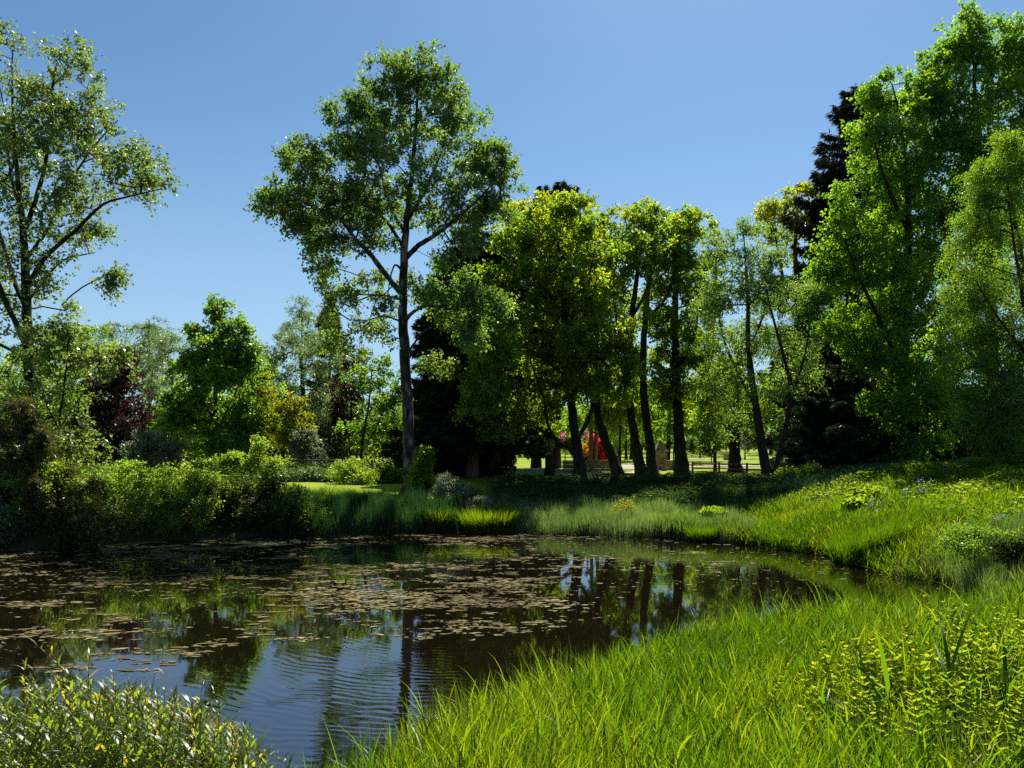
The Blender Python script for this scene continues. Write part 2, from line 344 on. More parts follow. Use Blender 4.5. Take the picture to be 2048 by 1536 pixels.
def foliage(mb, cl, out_dir, rng, ntw, nlf, tlen, lsize, asp=.75, droop=.25, hang=.3, up=.15, spread=.8, vspread=.22, var0=None, twigs=None, jit=.06):
    """sprays of leaves on short twigs around each clump point"""
    nc = len(cl)
    c = np.repeat(cl, ntw, 0); o = np.repeat(out_dir, ntw, 0)
    d = nrm(o*.7+rng.normal(size=c.shape)*spread+np.array([0, 0, up]))
    L = tlen*rng.uniform(.45, 1.25, len(c))
    if twigs is not None:
        e = c+d*L[:, None]; e[:, 2] -= droop*L
        mid = c+d*L[:, None]*.5; mid[:, 2] -= droop*L*.25
        s = nrm(np.cross(d, rng.normal(size=d.shape)))*twigs
        v = np.stack([c-s, c+s, mid+s*.7, mid-s*.7, e+s*.3, e-s*.3], 1).reshape(-1, 3)
        b = np.arange(len(c))[:, None]*6
        q = np.concatenate([b+np.array([[0, 1, 2, 3]]), b+np.array([[3, 2, 4, 5]])])
        twigs_geo = (v, q)
    else: twigs_geo = None
    t = np.sqrt(rng.uniform(.04, 1, (len(c), nlf)))
    p = c[:, None]+d[:, None]*(L[:, None]*t)[..., None]
    p[..., 2] -= droop*L[:, None]*t**2
    p = (p+rng.normal(size=p.shape)*jit).reshape(-1, 3)
    n = len(p)
    ax = nrm(np.repeat(d, nlf, 0)*.5+rng.normal(size=p.shape)*.7-np.array([0, 0, hang]))
    no = nrm(rng.normal(size=p.shape)*.75+np.array([0, 0, .55]))
    sz = lsize*rng.uniform(.6, 1.3, n)
    vc = rng.normal(0, .12, nc) if var0 is None else var0
    var = np.clip(.5+np.repeat(vc, ntw*nlf)+rng.normal(0, vspread, n), 0, 1)
    leaf_quads(mb, p, ax, no, sz, sz*asp, var)
    return twigs_geo

def px_nodes(poly, d, wscale=1.):
    """polyline of (px,py,width_px[,depth offset]) -> points and radii"""
    pts = []; r = []
    for a in poly:
        dd = a[3] if len(a) > 3 else 0
        pts.append(P(a[0], a[1], d+dd)); r.append(a[2]*(d+dd)/F*.5*wscale)
    return np.array(pts), np.array(r)

def sample_lobes(lobes, d, rng, n, dens=None, shell=.55, tier=0, shrink=0):
    """points spread over the union of the lobes, more of them towards their outsides"""
    C = []; R = []
    for l in lobes:
        px, py, rx, ry = l[:4]; dd = l[4] if len(l) > 4 else rng.uniform(-1, 1)*rx*d/F*.5
        C.append(P(px, py, d+dd)); R.append((rx*d/F, max(.5, min(rx, ry*1.3)*d/F*.95), ry*d/F))
    C = np.array(C); R = np.array(R)
    R = np.maximum(R-shrink, R*.45)
    vol = (R[:, 0]*R[:, 1]*R[:, 2])**.66
    w = vol*(np.array([l[5] if len(l) > 5 else 1. for l in lobes])); w /= w.sum()
    pts = []; outs = []
    k = rng.choice(len(C), n, p=w)
    u = nrm(rng.normal(size=(n, 3))); r = rng.uniform(0, 1, n)**(1/3.)
    r = shell+(1-shell)*r
    r = np.where(rng.uniform(size=n) < .25, rng.uniform(.2, .8, n), r)
    pts = C[k]+u*r[:, None]*R[k]
    if tier:
        m = min(n, max(3*len(C), int(n/(tier if n > 260 else 2)))); first = np.concatenate([np.flatnonzero(k == i)[:3] for i in range(len(C))])
        rest = np.setdiff1d(np.arange(n), first); sel = np.concatenate([first, rng.choice(rest, max(0, m-len(first)), replace=False)]); m = len(sel); j = rng.integers(0, m, n)
        j[:m] = np.arange(m); sp_ = np.minimum(R[k[sel]].min(1), 1.5)[j]*.44
        pts = pts[sel][j]+rng.normal(size=(n, 3))*np.stack([sp_, sp_, sp_*.42], -1); u = u[sel][j]; k = k[sel][j]
    return pts, u, k, C

class Skel:
    def __init__(s): s.p = []; s.par = []; s.fix = []; s.chains = []
    def chain(s, pts, rad, start=-1):
        idx = []; prev = start
        for p, r in zip(pts, rad):
            s.p.append(p); s.par.append(prev); s.fix.append(r); prev = len(s.p)-1; idx.append(prev)
        return idx

def tree(name, label, d, trunk, lobes, mat, bark='brown', limbs=(), n=260, ntw=7, nlf=9, tlen=.7, lsize=.13, seed=1, cat='tree', group=None,
         asp=.75, droop=.25, hang=.3, up=.15, shell=.55, twigs=None, cone=None, base=True, trunk_name='trunk', extra=(), vspread=.22, spread=.8, rtip=.008, dens=.8, wsc=.72, sides=7, jit=.06, stems=True, cut=0, tier=4):
    rng = np.random.default_rng(seed)
    tp, tr = px_nodes(trunk, d, wsc)
    g = gz(tp[0][0], tp[0][1])
    if base: tp[0][2] = g-.15
    org = np.array([tp[0][0], tp[0][1], g])
    root = tag(empty(name, org), label, cat, group)
    sk = Skel(); tm = MB()
    def limb(pts, rad, s=6, flare=False):
        sp_ = spline(pts, 6); rr = np.interp(np.linspace(0, 1, len(sp_)), np.linspace(0, 1, len(rad)), rad)
        sp_[1:-1] += rng.normal(size=sp_[1:-1].shape)*rr[1:-1, None]*.07
        if flare:
            hgt = sp_[:, 2]-g; rr = rr*(1+.45*np.exp(-np.clip(hgt, 0, 9)/.35))
        tube(tm, sp_, rr, sides if flare else s, rng.uniform(.3, .7), .05, rng)
        sk.chain(sp_, rr)
    limb(tp, tr, flare=True)
    for l in limbs:
        lp, lr = px_nodes(l, d, wsc); limb(lp, lr)
    cl, od, k, C = sample_lobes(lobes, d, rng, int(n*dens), shell=shell, tier=tier, shrink=.28*tlen)
    if cut: 
        keep = cl[:, 2] > gz(org[0], org[1])+cut; cl = cl[keep]; od = od[keep]; k = k[keep]
    if stems:
        NP = list(sk.p); NR = list(sk.fix); par = [-1]*len(NP)
        arr = np.zeros((len(NP)+len(cl)*14, 3)); arr[:len(NP)] = NP; cnt = len(NP)
        parent = -np.ones(len(arr), int); weight = np.zeros(len(arr)); links = []
        nskel = cnt
        axis_xy = tp[0][:2]
        dmin = np.min(np.linalg.norm(cl[:, None, :]-arr[None, :cnt:2, :], axis=2), axis=1)
        for ci in np.argsort(dmin):
            c = cl[ci]; a = arr[:cnt]; df = c-a; dist = np.linalg.norm(df, axis=1)
            cost = dist+.5*np.maximum(0, a[:, 2]-c[2]+.2*dist)
            b = int(np.argmin(cost)); L = dist[b]
            m = int(np.clip(L/.55, 1, 9)); prev = b
            bow = np.array([0, 0, 1.])*L*rng.uniform(.02, .16)*(-1 if droop > .5 else 1)+rng.normal(size=3)*L*.07
            ch = [b]
            for s_ in range(1, m+1):
                t = s_/m; p = a[b]+(c-a[b])*t+bow*4*t*(1-t)*.6
                arr[cnt] = p; parent[cnt] = prev; prev = cnt; ch.append(cnt); cnt += 1
            links.append(ch)
        # pipe model: every clump adds one unit along its way to the trunk
        for ch in links:
            x = ch[-1]
            while x >= nskel: weight[x] += 1; x = parent[x]
        for ch in links:
            pts = arr[ch]; w = weight[ch].copy(); w[0] = w[1]
            r = rtip*np.sqrt(np.maximum(w, 1))*1.15
            if w[1] < 1.5 and d > 45: 
                tube(tm, pts[[0, -1]], np.array([r[0], r[-1]*.6]), 3, .5)
            else: tube(tm, pts, r, 4 if w[1] < 6 else 5, .5)
    cc = np.zeros((len(cl), 3)); cc[:] = C[k]
    ocen = np.array([tp[0][0], tp[0][1], C[:, 2].mean()])
    out_dir = nrm(od*.6+nrm(cl-ocen)*.6)
    fm = MB()
    tg = foliage(fm, cl, out_dir, rng, ntw, nlf, tlen, lsize, asp, droop, hang, up, spread, vspread, None, twigs, jit)
    if tg is not None: tm.add(tg[0], tg[1], .5)
    tm.build(trunk_name, BARK[bark], root, org)
    fm.build('crown', G[mat], root, org)
    for pn, pm, plobes, pn_n, psz in extra:
        em = MB(); ec, eo, _, _ = sample_lobes(plobes, d, rng, pn_n, shell=.8)
        foliage(em, ec, eo, rng, 5, 6, .25, psz, .9, 0, 0, .2)
        em.build(pn, G[pm], root, org)
    return root

def conifer(name, label, d, tip, basepx, halfw, mat, bark='brown', seed=1, droop=.35, cat='conifer', group=None, nb=170, bare=0, trunk_w=18, leaf=.16, power=.8, per=46, ragged=.25, curve=.25, lean=0, asp=.22):
    """whorls of drooping branches with hanging sprays of needles; tip/basepx in photo pixels, halfw = half width in px at the bottom"""
    rng = np.random.default_rng(seed)
    T = P(tip[0], tip[1], d); B = P(basepx[0], basepx[1], d); g = gz(B[0], B[1]); B[2] = g-.1
    org = np.array([B[0], B[1], g]); root = tag(empty(name, org), label, cat, group)
    H = T[2]-g; tm = MB(); zz = np.linspace(0, 1, 12); pts = B+(T-B)*zz[:, None]
    rad = trunk_w*d/F*.5*(1-zz)**.8+.015; rad[0] *= 1.3
    tube(tm, pts, rad, 7, .5, .04, rng)
    fm = MB(); R = halfw*d/F
    t = bare/H+(1-bare/H)*rng.uniform(0, 1, nb)**1.15
    t = np.sort(t); az = np.arange(nb)*2.39996+rng.normal(0, .4, nb)
    bp = []; bd = []; bs = []
    for ti, a in zip(t, az):
        o = B+(T-B)*ti
        L = R*((1-ti)/(1-bare/H))**power*(1+rng.normal(0, ragged))+.12
        L = max(L, .15); m = 7; s = np.linspace(0, 1, m)
        dr = np.array([math.cos(a), math.sin(a), 0]); up0 = .35*(ti) + .05
        br = o+dr*(L*s)[:, None]; br[:, 2] += L*(up0*s-droop*s**2+curve*s**4)
        tube(tm, br, np.linspace(.03+.012*L, .006, m), 3, .5)
        k = max(6, int(per*L/R*1.4)); ss = np.sqrt(rng.uniform(.03, 1, k))
        bp.append(np.stack([np.interp(ss, s, br[:, i]) for i in range(3)], -1)); bd.append(np.repeat(dr[None], k, 0)); bs.append(np.repeat(L, k)*(1-ss*.6))
    p = np.concatenate(bp); dr = np.concatenate(bd); L = np.concatenate(bs)
    sidew = np.cross(dr, [0, 0, 1.])
    # a spray is a flat fan of narrow cards going sideways, forwards and down
    nf = 7; pp = np.repeat(p, nf, 0); dd = np.repeat(dr, nf, 0); sw = np.repeat(sidew, nf, 0)
    sg = rng.uniform(-1, 1, len(pp))
    LL = np.repeat(np.minimum(L*.35, .9), nf)
    off = (sw*sg[:, None]*LL[:, None]*.8+dd*(rng.uniform(-.1, .5, len(pp))*LL)[:, None]); off[:, 2] -= np.abs(sg)*LL*droop*.8+rng.uniform(0, .12, len(pp))
    ax = nrm(dd*.7+sw*sg[:, None]*.9+rng.normal(size=pp.shape)*.35-np.array([0, 0, .45]))
    no = nrm(rng.normal(size=pp.shape)*.5+np.array([0, 0, .8]))
    sz = leaf*rng.uniform(.6, 1.6, len(pp))
    leaf_quads(fm, pp+off, ax, no, sz*1.6, sz*1.6*asp, np.clip(.5+rng.normal(0, .22, len(pp)), 0, 1))
    tm.build('trunk', BARK[bark], root, org); fm.build('crown', G[mat], root, org)
    return root

# ------------------------------------------------------------------ the trees
POP = dict(asp=.85, hang=.45, droop=.12, twigs=.006, up=.4, tier=3, spread=.6, wsc=.92)
tree('poplar_tree', 'tall open-crowned poplar behind the left bank with a broken stub of a limb', 32,
     [(60, 985, 25), (58, 760, 22), (56, 680, 21), (52, 600, 19), (47, 470, 15), (36, 370, 10), (28, 260, 7), (24, 160, 4), (26, 80, 2)],
     [(25, 95, 45, 50, 0, .9), (20, 200, 95, 90), (115, 150, 55, 70), (170, 225, 50, 60), (90, 260, 80, 70), (230, 305, 62, 50), (180, 340, 60, 55), (295, 360, 45, 42), (250, 385, 55, 32, 1, .7),
      (60, 370, 90, 80), (140, 440, 80, 55), (185, 490, 32, 50, 0, .6), (30, 500, 90, 80), (215, 555, 18, 22, 0, .8), (-40, 330, 80, 130), (-40, 560, 70, 110), (110, 530, 55, 40, 0, .6), (50, 620, 90, 50, 0, .5), (150, 610, 22, 35, -1, .6), (-120, 300, 80, 150), (-110, 520, 70, 100)],
     'glossy_poplar', 'mossy', limbs=[[(47, 470, 11), (74, 390, 9, .4), (92, 320, 7, .6), (100, 220, 5, .7), (112, 130, 2, .8)], [(55, 570, 12), (95, 510, 9, -.6), (150, 462, 8, -1), (205, 410, 6, -1.3), (262, 392, 4, -1.5), (322, 378, 2, -1.5)],
      [(54, 620, 12), (28, 560, 10, .5), (4, 480, 8, 1), (-30, 380, 5, 1.5), (-50, 250, 3, 1.8)], [(57, 700, 13), (36, 655, 12, -.6), (10, 600, 11, -1), (-20, 520, 8, -1.4), (-60, 400, 5, -1.6)], [(52, 520, 8), (100, 450, 7, .8), (132, 380, 5, 1.2), (182, 300, 4, 1.4), (236, 240, 2, 1.5)],
      [(60, 720, 11), (80, 702, 10, -.4), (104, 692, 9, -.9), (122, 688, 7, -1.3)], [(57, 600, 7), (92, 556, 6, 1), (128, 520, 4, 1.4), (190, 505, 2, 1.8)], [(60, 735, 9), (30, 705, 8, -.4), (-20, 680, 6, -.8)], [(40, 420, 7), (20, 340, 5, .9), (10, 230, 3, 1.1), (-10, 130, 2, 1.2)]],
     n=760, ntw=7, nlf=8, tlen=.66, lsize=.125, dens=1.0, seed=11, vspread=.26, rtip=.0065, **POP)
tree('poplar_sapling', 'young poplar with large glinting leaves in front of the left trunk, above the bank shrubs', 29.3,
     [(120, 1000, 6), (118, 860, 5), (130, 760, 4), (140, 640, 2)],
     [(60, 690, 55, 45, 0, .7), (45, 790, 60, 55), (115, 790, 55, 60), (200, 720, 60, 35), (240, 755, 35, 22), (140, 655, 30, 45, 0, .8), (100, 860, 65, 40), (150, 885, 40, 30), (20, 850, 45, 50), (130, 720, 45, 40)],
     'glossy_poplar', 'brown', limbs=[[(118, 860, 3), (165, 790, 2), (235, 745, 1)], [(118, 860, 3), (80, 780, 2), (50, 690, 1)]], n=240, ntw=7, nlf=7, tlen=.5, lsize=.13, seed=12, vspread=.26, cat='tree', **POP)
tree('central_poplar', 'tallest poplar with a pale lichened trunk standing alone on the far bank', 34,
     [(819, 970, 31), (818, 900, 27), (814, 800, 24), (808, 690, 22), (806, 620, 20), (808, 520, 17), (814, 440, 13), (824, 350, 10), (832, 250, 7), (836, 160, 4), (836, 105, 2)],
     [(822, 140, 55, 45), (790, 175, 55, 45), (860, 185, 52, 50), (735, 215, 62, 42), (695, 235, 42, 28), (830, 255, 95, 60), (915, 260, 52, 42), (740, 290, 80, 45), (800, 340, 130, 62), (650, 325, 66, 45), (600, 320, 36, 34), (580, 385, 50, 52), (560, 415, 36, 38), (655, 410, 88, 58), (720, 420, 80, 50),
      (930, 330, 66, 48), (985, 330, 38, 42), (890, 400, 80, 50), (970, 385, 52, 36), (800, 420, 72, 42), (625, 470, 46, 38), (690, 475, 66, 40), (650, 530, 32, 28), (750, 470, 46, 34), (900, 455, 70, 32), (980, 420, 40, 26),
      (930, 500, 36, 50, -1.5, .7), (700, 590, 36, 26, -1, .6), (750, 560, 30, 24, 1, .6), (690, 630, 40, 32, -1, .55), (770, 630, 34, 26, -1, .6), (860, 590, 36, 26, -1, .8), (920, 605, 60, 30, -2.2), (980, 600, 50, 26, -2.4), (930, 660, 42, 34, -2.2), (870, 720, 18, 34, -1.5, .7), (745, 690, 40, 34, -1, .5), (680, 680, 26, 30, -.5, .5), (860, 530, 30, 26, 0, .5), (840, 790, 14, 18, -.6, .5), (700, 585, 50, 26, 3.5), (770, 600, 40, 24, 3.5), (840, 575, 44, 26, 3.5), (900, 560, 44, 26, 3), (660, 560, 36, 24, 3), (740, 640, 40, 20, 3.8, .7)],  # rearmost low lobes added so the crown shades the reeds
     'poplar', 'poplar', limbs=[[(806, 590, 13), (780, 560, 12, -.5), (740, 508, 11, -1), (712, 480, 10, -1.2), (680, 440, 7, -1.4), (620, 410, 5, -1.6), (570, 385, 2, -1.7)], [(812, 515, 12), (838, 490, 11, -.6), (870, 470, 9, -1), (920, 430, 7, -1.5), (970, 385, 5, -1.8), (1005, 330, 2, -2)],
      [(806, 648, 9), (825, 625, 8, -.6), (852, 612, 7, -1.2), (900, 615, 5, -1.8), (960, 608, 3, -2.2), (1010, 598, 1.5, -2.4)], [(812, 712, 6), (826, 690, 5, -.4), (846, 664, 4, -.8), (866, 655, 2, -1)], [(814, 440, 10), (850, 380, 8, .8), (880, 310, 5, 1), (900, 240, 3, 1.2), (912, 190, 1.5, 1.2)],
      [(812, 470, 9), (780, 410, 7, .6), (760, 340, 5, .9), (735, 260, 3, 1)], [(810, 500, 9), (770, 440, 7, 1), (710, 390, 5, 1.4), (650, 340, 3, 1.6), (610, 300, 1.5, 1.7)], [(806, 645, 5), (770, 632, 4, -.4), (736, 640, 3, -.8), (700, 640, 2, -1)], [(806, 600, 6), (760, 590, 4, .3), (720, 600, 3, .3), (690, 620, 1.5, .3)], [(808, 545, 7), (790, 530, 4, -.8), (780, 560, 3, -1.2), (776, 590, 2, -1.4)]],
     n=1150, ntw=8, nlf=9, tlen=.62, lsize=.125, dens=1.0, seed=21, sides=10, vspread=.24, rtip=.006, **POP)

SY = dict(asp=.95, droop=.12, hang=.25, up=.3)
tree('sycamore_tree', 'broad sycamore with a forked grey trunk in front of the stone wall', 42,
     [(1162, 968, 38), (1156, 900, 30), (1146, 840, 25), (1138, 740, 22), (1130, 640, 17), (1122, 540, 12), (1112, 450, 6)],
     [(1105, 420, 55, 26), (1060, 445, 52, 34), (1155, 435, 48, 34), (1030, 490, 48, 30), (1110, 490, 90, 40), (1185, 490, 48, 42), (1000, 545, 38, 30), (1060, 560, 78, 46), (1150, 560, 78, 50), (1215, 545, 34, 44), (1010, 620, 60, 42), (1090, 640, 90, 52), (1175, 630, 58, 46), (1020, 700, 74, 46), (1110, 725, 80, 44), (985, 770, 52, 36), (1060, 790, 78, 40), (990, 840, 74, 30), (1075, 850, 56, 24), (1120, 800, 34, 30), (960, 600, 46, 30, -3), (945, 660, 44, 34, -3), (985, 700, 52, 34, -3.5), (950, 745, 46, 32, -3), (1000, 760, 40, 30, -3.5), (960, 805, 36, 26, -2.5)],
     'sycamore', 'mossy', limbs=[[(1140, 760, 8, -.5), (1060, 700, 6, -2), (980, 690, 3, -3)], [(1160, 925, 17), (1138, 895, 15, -.5), (1112, 880, 12, -1), (1095, 845, 10, -1.3), (1086, 790, 8, -1.5), (1060, 720, 5, -1.6)], [(1154, 880, 15), (1180, 830, 12, .5), (1192, 760, 9, .8), (1195, 660, 6, 1)], [(1138, 740, 12), (1090, 660, 9, 1), (1060, 580, 6, 1.4), (1040, 500, 3, 1.6)], [(1132, 660, 11), (1170, 580, 8, -1), (1190, 500, 4, -1.2)], [(1120, 880, 8, -.8), (1060, 850, 5, -1.6), (1000, 840, 2, -2)]],
     n=980, ntw=8, nlf=8, tlen=.62, lsize=.16, seed=31, vspread=.25, sides=9, **SY)
tree('golden_sycamore', 'small-crowned sycamore with bright yellow-green flowering top rising behind the broad sycamore', 47,
     [(1100, 950, 26), (1095, 800, 22), (1090, 640, 16), (1100, 480, 8), (1110, 410, 3)],
     [(1105, 408, 58, 22), (1050, 440, 48, 32), (1150, 425, 48, 30), (1185, 470, 34, 36), (1020, 480, 40, 26), (1000, 520, 34, 26), (1100, 470, 80, 40), (1190, 520, 36, 40)],
     'goldsycamore', 'mossy', n=240, ntw=8, nlf=8, tlen=.6, lsize=.17, seed=32, **SY)
tree('leaning_sycamore', 'leaning sycamore with a pale bright front spray, its trunk tilting over the stone wall', 44,
     [(1240, 962, 36), (1222, 910, 29), (1206, 870, 25), (1194, 810, 20), (1200, 740, 14), (1220, 680, 8)],
     [(1165, 668, 42, 18, -4.2), (1215, 662, 46, 20, -4.2), (1245, 700, 36, 28, -4), (1200, 715, 60, 32, -3.6), (1150, 705, 36, 22, -4), (1255, 745, 24, 28, -3.6), (1180, 765, 44, 30, -3.2), (1225, 780, 40, 28, -3), (1235, 790, 36, 26), (1150, 720, 36, 28, 0, .8), (1200, 830, 30, 22, 0, .5)],
     'sycamore', 'mossy', n=210, ntw=8, nlf=8, tlen=.55, lsize=.15, seed=33, **SY)
tree('slender_sycamore', 'slim sycamore with a bowed dark trunk, left of the tree with the ladder of brackets', 46,
     [(1284, 965, 34), (1270, 880, 26), (1258, 800, 22), (1253, 720, 20), (1262, 640, 17), (1276, 540, 12), (1290, 450, 5)],
     [(1250, 450, 40, 30), (1225, 500, 34, 40), (1300, 440, 36, 32), (1270, 520, 50, 50), (1235, 590, 32, 46, 0, .8), (1285, 610, 30, 40, 0, .5), (1220, 560, 26, 36), (1240, 660, 30, 30, 1, .8), (1225, 710, 26, 24, 1.5, .8), (1290, 690, 26, 20, 1.5, .7)],
     'sycamore', 'mossy', limbs=[[(1253, 720, 12), (1236, 660, 9, -.6), (1228, 590, 6, -1), (1230, 520, 3, -1.2)], [(1262, 640, 10), (1300, 560, 7, .6), (1306, 470, 3, .8)]], n=260, ntw=7, nlf=8, tlen=.6, lsize=.16, seed=34, **SY)
tree('straight_sycamore', 'straight sycamore standing close behind the stone gate pillar with a dense dark top', 47.5,
     [(1306, 965, 32), (1298, 880, 24), (1288, 800, 22), (1286, 720, 20), (1292, 620, 16), (1302, 520, 11), (1312, 420, 4)],
     [(1310, 418, 38, 18), (1335, 445, 44, 28), (1290, 460, 36, 28), (1330, 500, 58, 40), (1310, 560, 54, 36), (1350, 545, 36, 36), (1295, 750, 26, 26, 0, .5), (1310, 640, 36, 28, 0, .8), (1330, 700, 34, 26, 1.5, .8), (1320, 770, 34, 24, 1.5, .8)],
     'sycamore', 'mossy', limbs=[[(1292, 640, 10), (1335, 590, 7, -.6), (1350, 520, 4, -.9)]], n=270, ntw=8, nlf=8, tlen=.6, lsize=.17, seed=35, **SY)
tree('bracketed_sycamore', 'stout sycamore with a flared straight trunk carrying a ladder of dark brackets', 48,
     [(1366, 955, 44), (1360, 900, 33), (1356, 830, 29), (1352, 740, 24), (1350, 640, 19), (1352, 560, 14), (1362, 470, 6)],
     [(1375, 450, 34, 22), (1400, 475, 32, 30), (1375, 520, 50, 46), (1410, 560, 32, 50), (1360, 600, 58, 42), (1330, 660, 34, 32, 0, .7), (1385, 650, 48, 40), (1400, 720, 34, 44), (1375, 770, 48, 30), (1330, 720, 34, 26, 0, .7), (1345, 800, 32, 20, 0, .7)],
     'sycamore', 'mossy', limbs=[[(1352, 740, 13), (1385, 680, 9, -.8), (1400, 600, 6, -1)], [(1350, 640, 11), (1322, 600, 8, .6), (1315, 540, 5, 1)], [(1354, 790, 9), (1330, 740, 7, -.8), (1300, 720, 4, -1.2)]], n=380, ntw=8, nlf=8, tlen=.6, lsize=.165, seed=36, **SY)
tree('ash_tree', 'airy ash with pale feathery foliage and a split dark trunk', 40,
     [(1542, 985, 34), (1528, 920, 27), (1516, 840, 22), (1504, 760, 19), (1496, 680, 15), (1496, 600, 11), (1490, 500, 5)],
     [(1470, 465, 55, 28), (1440, 510, 38, 40), (1505, 520, 48, 44), (1450, 590, 52, 48), (1530, 590, 44, 46), (1490, 660, 58, 46), (1440, 690, 40, 46), (1415, 620, 34, 40, 1.5), (1425, 860, 30, 20, 1, .7), (1580, 600, 46, 42), (1610, 650, 42, 44), (1560, 690, 48, 44), (1625, 600, 30, 30), (1470, 770, 48, 48), (1540, 770, 44, 40), (1600, 740, 40, 36), (1430, 780, 30, 34, 1), (1560, 520, 30, 24, 0, .7), (1480, 840, 34, 24, 0, .6)],
     'ash', 'brown', limbs=[[(1546, 965, 17), (1560, 900, 15, -.5), (1576, 830, 13, -.8), (1580, 770, 11, -1), (1568, 715, 9, -1.2), (1550, 650, 7, -1.2), (1532, 580, 4, -1.2)], [(1512, 815, 12), (1476, 745, 9, .6), (1448, 680, 7, 1), (1432, 600, 3, 1.2)], [(1498, 700, 9), (1530, 620, 6, .8), (1545, 540, 3, 1)], [(1578, 800, 8, -1), (1605, 730, 6, -1.3), (1620, 650, 3, -1.5)]],
     n=560, ntw=8, nlf=9, tlen=.65, lsize=.125, asp=.55, dens=1.1, droop=.35, hang=.5, seed=37, vspread=.25, rtip=.007)
tree('ivy_clad_tree', 'thick short-trunked tree with drooping shaded foliage beside the lawn sign', 49,
     [(1470, 952, 42), (1469, 900, 31), (1470, 850, 28), (1474, 780, 22), (1480, 700, 12)],
     [(1450, 800, 46, 40), (1500, 790, 46, 44), (1470, 740, 50, 40), (1430, 830, 34, 26), (1470, 855, 28, 22, -.6, .8), (1510, 840, 28, 26)],
     'sycamore', 'brown', n=200, ntw=8, nlf=8, tlen=.6, lsize=.15, droop=.5, seed=38)
tree('oak_tree', 'golden-topped oak with bare crossing boughs, far behind the ash', 62,
     [(1585, 940, 26), (1590, 800, 24), (1594, 680, 22), (1596, 590, 18), (1590, 500, 12), (1596, 420, 5)],
     [(1600, 390, 36, 20), (1580, 420, 40, 24), (1625, 420, 26, 32), (1550, 440, 28, 22), (1530, 420, 18, 16), (1590, 460, 46, 26), (1628, 480, 22, 28), (1600, 510, 34, 20, 0, .6), (1540, 480, 20, 20, 0, .6)],
     'goldsycamore', 'mossy', limbs=[[(1594, 640, 15), (1612, 570, 12, .5), (1622, 500, 8, .8), (1622, 430, 4, 1)], [(1596, 600, 13), (1570, 570, 9, -.8), (1556, 500, 6, -1), (1545, 450, 3, -1.2)]], n=200, ntw=8, nlf=8, tlen=.8, lsize=.2, seed=39, droop=.1)
tree('lime_tree', 'large lime with a bright ragged left edge hanging over the yew', 41,
     [(1800, 960, 36), (1800, 860, 34), (1806, 700, 30), (1815, 540, 22), (1815, 380, 14), (1800, 240, 7), (1785, 170, 3)],
     [(1780, 170, 46, 28), (1745, 200, 34, 30), (1830, 200, 44, 34), (1770, 250, 68, 46), (1850, 270, 58, 50), (1745, 320, 50, 42), (1820, 350, 74, 52), (1720, 400, 48, 46), (1790, 430, 70, 54), (1870, 430, 56, 56), (1690, 480, 44, 44), (1750, 520, 68, 52), (1840, 530, 70, 60), (1675, 560, 36, 38), (1720, 610, 62, 44), (1800, 630, 70, 54), (1680, 650, 42, 28), (1750, 690, 58, 40), (1840, 710, 60, 54), (1790, 770, 50, 32, 0, .7), (1740, 740, 30, 30, -1, .7), (1790, 830, 36, 34, -2, .8), (1850, 800, 40, 40, -2.5), (1850, 880, 34, 34, -2.5), (1740, 800, 24, 26, -1.5, .6)],
     'lime', 'brown', limbs=[[(1806, 740, 16), (1760, 640, 12, -1), (1720, 560, 8, -1.6), (1690, 480, 4, -2)], [(1812, 600, 15), (1850, 480, 10, 1), (1860, 360, 6, 1.4)], [(1815, 460, 12), (1770, 360, 8, -.8), (1745, 270, 4, -1)]],
     n=900, ntw=8, nlf=8, tlen=.62, lsize=.135, asp=.95, dens=1.5, droop=.2, seed=41, vspread=.26)
tree('tall_lime', 'tallest broad lime on the right whose top almost reaches the frame, above the birch', 42,
     [(1985, 950, 40), (1985, 860, 36), (1985, 700, 32), (1980, 520, 25), (1965, 340, 16), (1950, 180, 8), (1945, 60, 3)],
     [(1940, 40, 34, 28), (1925, 85, 40, 34), (1985, 85, 46, 42), (1890, 130, 44, 32), (1945, 150, 66, 46), (2020, 120, 46, 56), (1870, 190, 48, 40), (1930, 230, 80, 50), (2020, 220, 70, 60), (1900, 310, 64, 50), (1985, 330, 84, 60), (2060, 300, 60, 80), (1900, 410, 60, 56), (1970, 450, 78, 60), (2050, 430, 60, 70), (1900, 540, 64, 60), (1970, 580, 70, 60), (1900, 660, 60, 56), (1900, 760, 56, 50), (1960, 720, 60, 60), (1900, 850, 46, 38, 0, .8), (2090, 180, 60, 80)],
     'lime', 'brown', limbs=[[(1985, 760, 18), (1930, 640, 13, -1), (1900, 520, 9, -1.5), (1880, 400, 5, -1.8)], [(1980, 540, 15), (2030, 400, 10, .8), (2040, 260, 6, 1.2)], [(1970, 380, 12), (1920, 280, 8, -.8), (1885, 180, 4, -1)]],
     n=950, ntw=8, nlf=8, tlen=.65, lsize=.14, asp=.95, dens=1.6, droop=.2, seed=42, vspread=.26)
